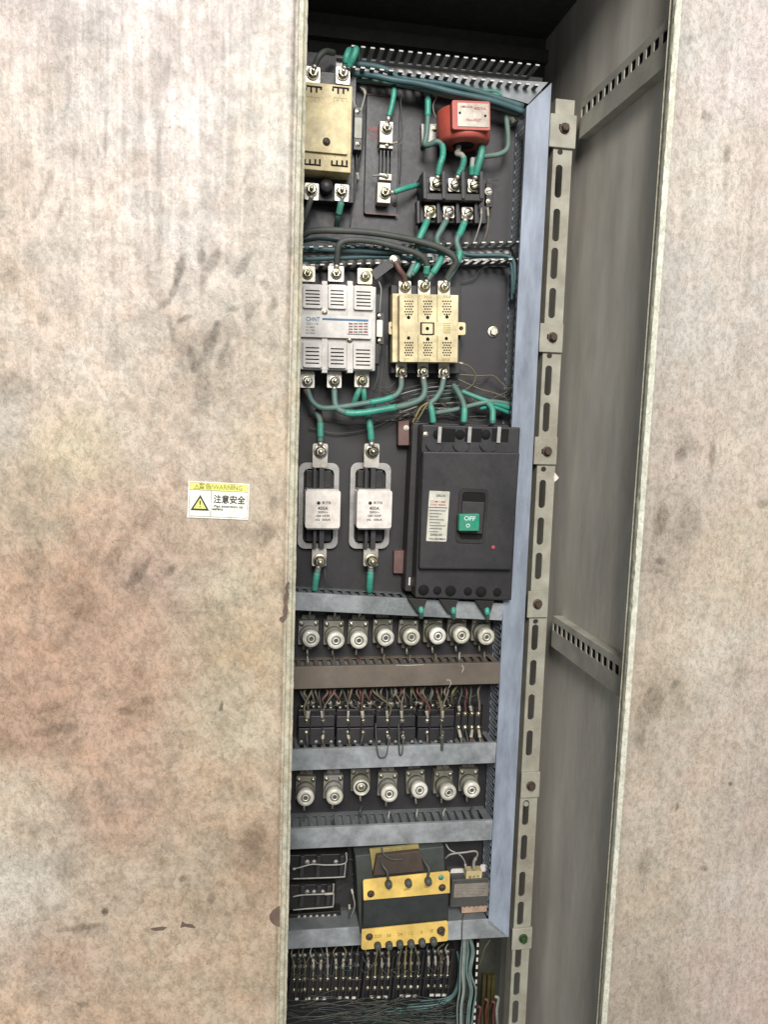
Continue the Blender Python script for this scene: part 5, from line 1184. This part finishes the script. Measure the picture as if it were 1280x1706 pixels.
wire('thin dark wire rising right into the tall duct', [(800, 680, .375), (820, 665, .372), (852, 650, .376)], 2, CABK, G4)
wire('thin dark wire crossing the plate above the blade fuses', [(514, 712, .39), (560, 722, .388), (610, 716, .386), (650, 700, .384), (676, 686, .386)], 2, CABK, G4)
wire('second thin dark wire crossing above the blade fuses', [(514, 690, .392), (560, 700, .39), (620, 702, .388), (668, 690, .388)], 2, CABK, G4)
for i, (x, a_) in enumerate(((695, 0), (702, 1), (690, 2))):
    wire(('yellowish wire bundled above the left pole of the breaker', 'olive wire bundled above the left pole of the breaker', 'dark wire bundled above the left pole of the breaker')[i], [(688 + i * 5, 704, .36), (x, 690, .352), (x + 8, 677, .350), (x + 26, 668 - i * 4, .36)], 3.6, (YELD, CABO, CABK)[i], G4)
for i in range(7):
    y = 640 + i * 6
    wire('faint thin wire in the shade under the ivory contactor, %s from the top' % ORD[i], [(640 + i * 5, y + 18, .392), (680 + i * 4, y + 6, .385), (720, y - 2 + i, .385), (765, y + random.uniform(-6, 6), .39)], 2, random.choice((CABK, CABG, CABW)), 'faint wires under the ivory contactor')
wire('thin wire beside the lower bolt of the cut off blade fuse', [(541, 948, .36), (543, 965, .36), (552, 978, .37)], 2, CABK, G4)

for o in bpy.data.objects:
    if 'label' in o and len(o['label'].split()) > 16: print('LONG', len(o['label'].split()), o.name, o['label'])

# small stray wiring nobody could count, dusty and tangled
def tangle(name, label, x0, x1, y0, y1, Ya, Yb, n_, mats, L=(30, 90), r=(.0005, .0011), sag=6):
    mb = MB(); o0 = P((x0 + x1) / 2, (y0 + y1) / 2, (Ya + Yb) / 2)
    for i in range(n_):
        x = random.uniform(x0, x1); y = random.uniform(y0, y1); ln = random.uniform(*L) * random.choice((-1, 1)); sl = random.uniform(-.4, .4); Yr = random.uniform(Ya, Yb)
        pts = []
        for t_ in (0, .25, .5, .75, 1):
            xx = min(max(x + ln * t_, x0 - 4), x1 + 4)
            pts.append(P(xx, min(max(y + sl * ln * t_ + sag * math.sin(t_ * 3.1) + random.uniform(-3, 3), y0 - 4), y1 + 4), min(max(Yr + random.uniform(-.008, .008), Ya), Yb)) - o0)
        mb.tube(smooth(pts, 5), random.uniform(*r), 5, i % len(mats))
    tag(mb.build(name, mats, loc=o0), label, 'wires', kind='stuff')
tangle('wire_tangle', 'dusty jumble of thin wires under the ivory contactor', 630, 850, 632, 696, .375, .395, 26, TG + [CABW, CABO])
tangle('wire_tangle', 'dim jumble of thin wires behind the middle comb duct', 505, 850, 400, 434, .375, .396, 22, TG + [CABD])
tangle('wire_tangle', 'dust caked jumble of thin wires behind the relay row', 500, 800, 1148, 1190, .372, .395, 44, [CABK, CABO, DUSTY, TG[0]], L=(10, 50), sag=10)
tangle('wire_tangle', 'murky jumble of thin wires across the bottom terminal blocks', 490, 752, 1586, 1628, .376, .388, 40, TG + [CABO, CABK], L=(8, 34), sag=8)
tangle('wire_tangle', 'dark jumble of thin wires between the small contactors and the transformer', 500, 600, 1424, 1540, .37, .396, 16, TG, L=(15, 60))
for o in bpy.data.objects:
    if o.name.startswith('screw_fuse') and o.type == 'EMPTY':
        o.rotation_euler = (random.uniform(-.09, .09), random.uniform(-.05, .05), random.uniform(-.09, .09))

mb = MB(); q0 = P(928, 796, .349)
fr = [P(x, y, .3482) for x, y in ((925, 787), (928, 791), (932, 796), (928, 800), (924, 803), (923, 795))]; mb.prism(fr, [p + Vector((0, .0005, 0)) for p in fr])
cpart(mb, 'tape_shaped_light_patch', FERR)  # white patch painted for light coming through a hole by the post
# bare scratches on the brown cover
for pts in (((770, 1108), (773, 1113), (771, 1118), (770, 1121)), ((744, 1133), (750, 1133), (752, 1139), (748, 1146)), ((660, 1108), (680, 1108.5), (706, 1107.5))):
    mb = MB(); mb.tube([dB.l(x, y, YD - .0001) for x, y in pts], .0006, 5); dB.part(mb, 'scratch', LABEL)
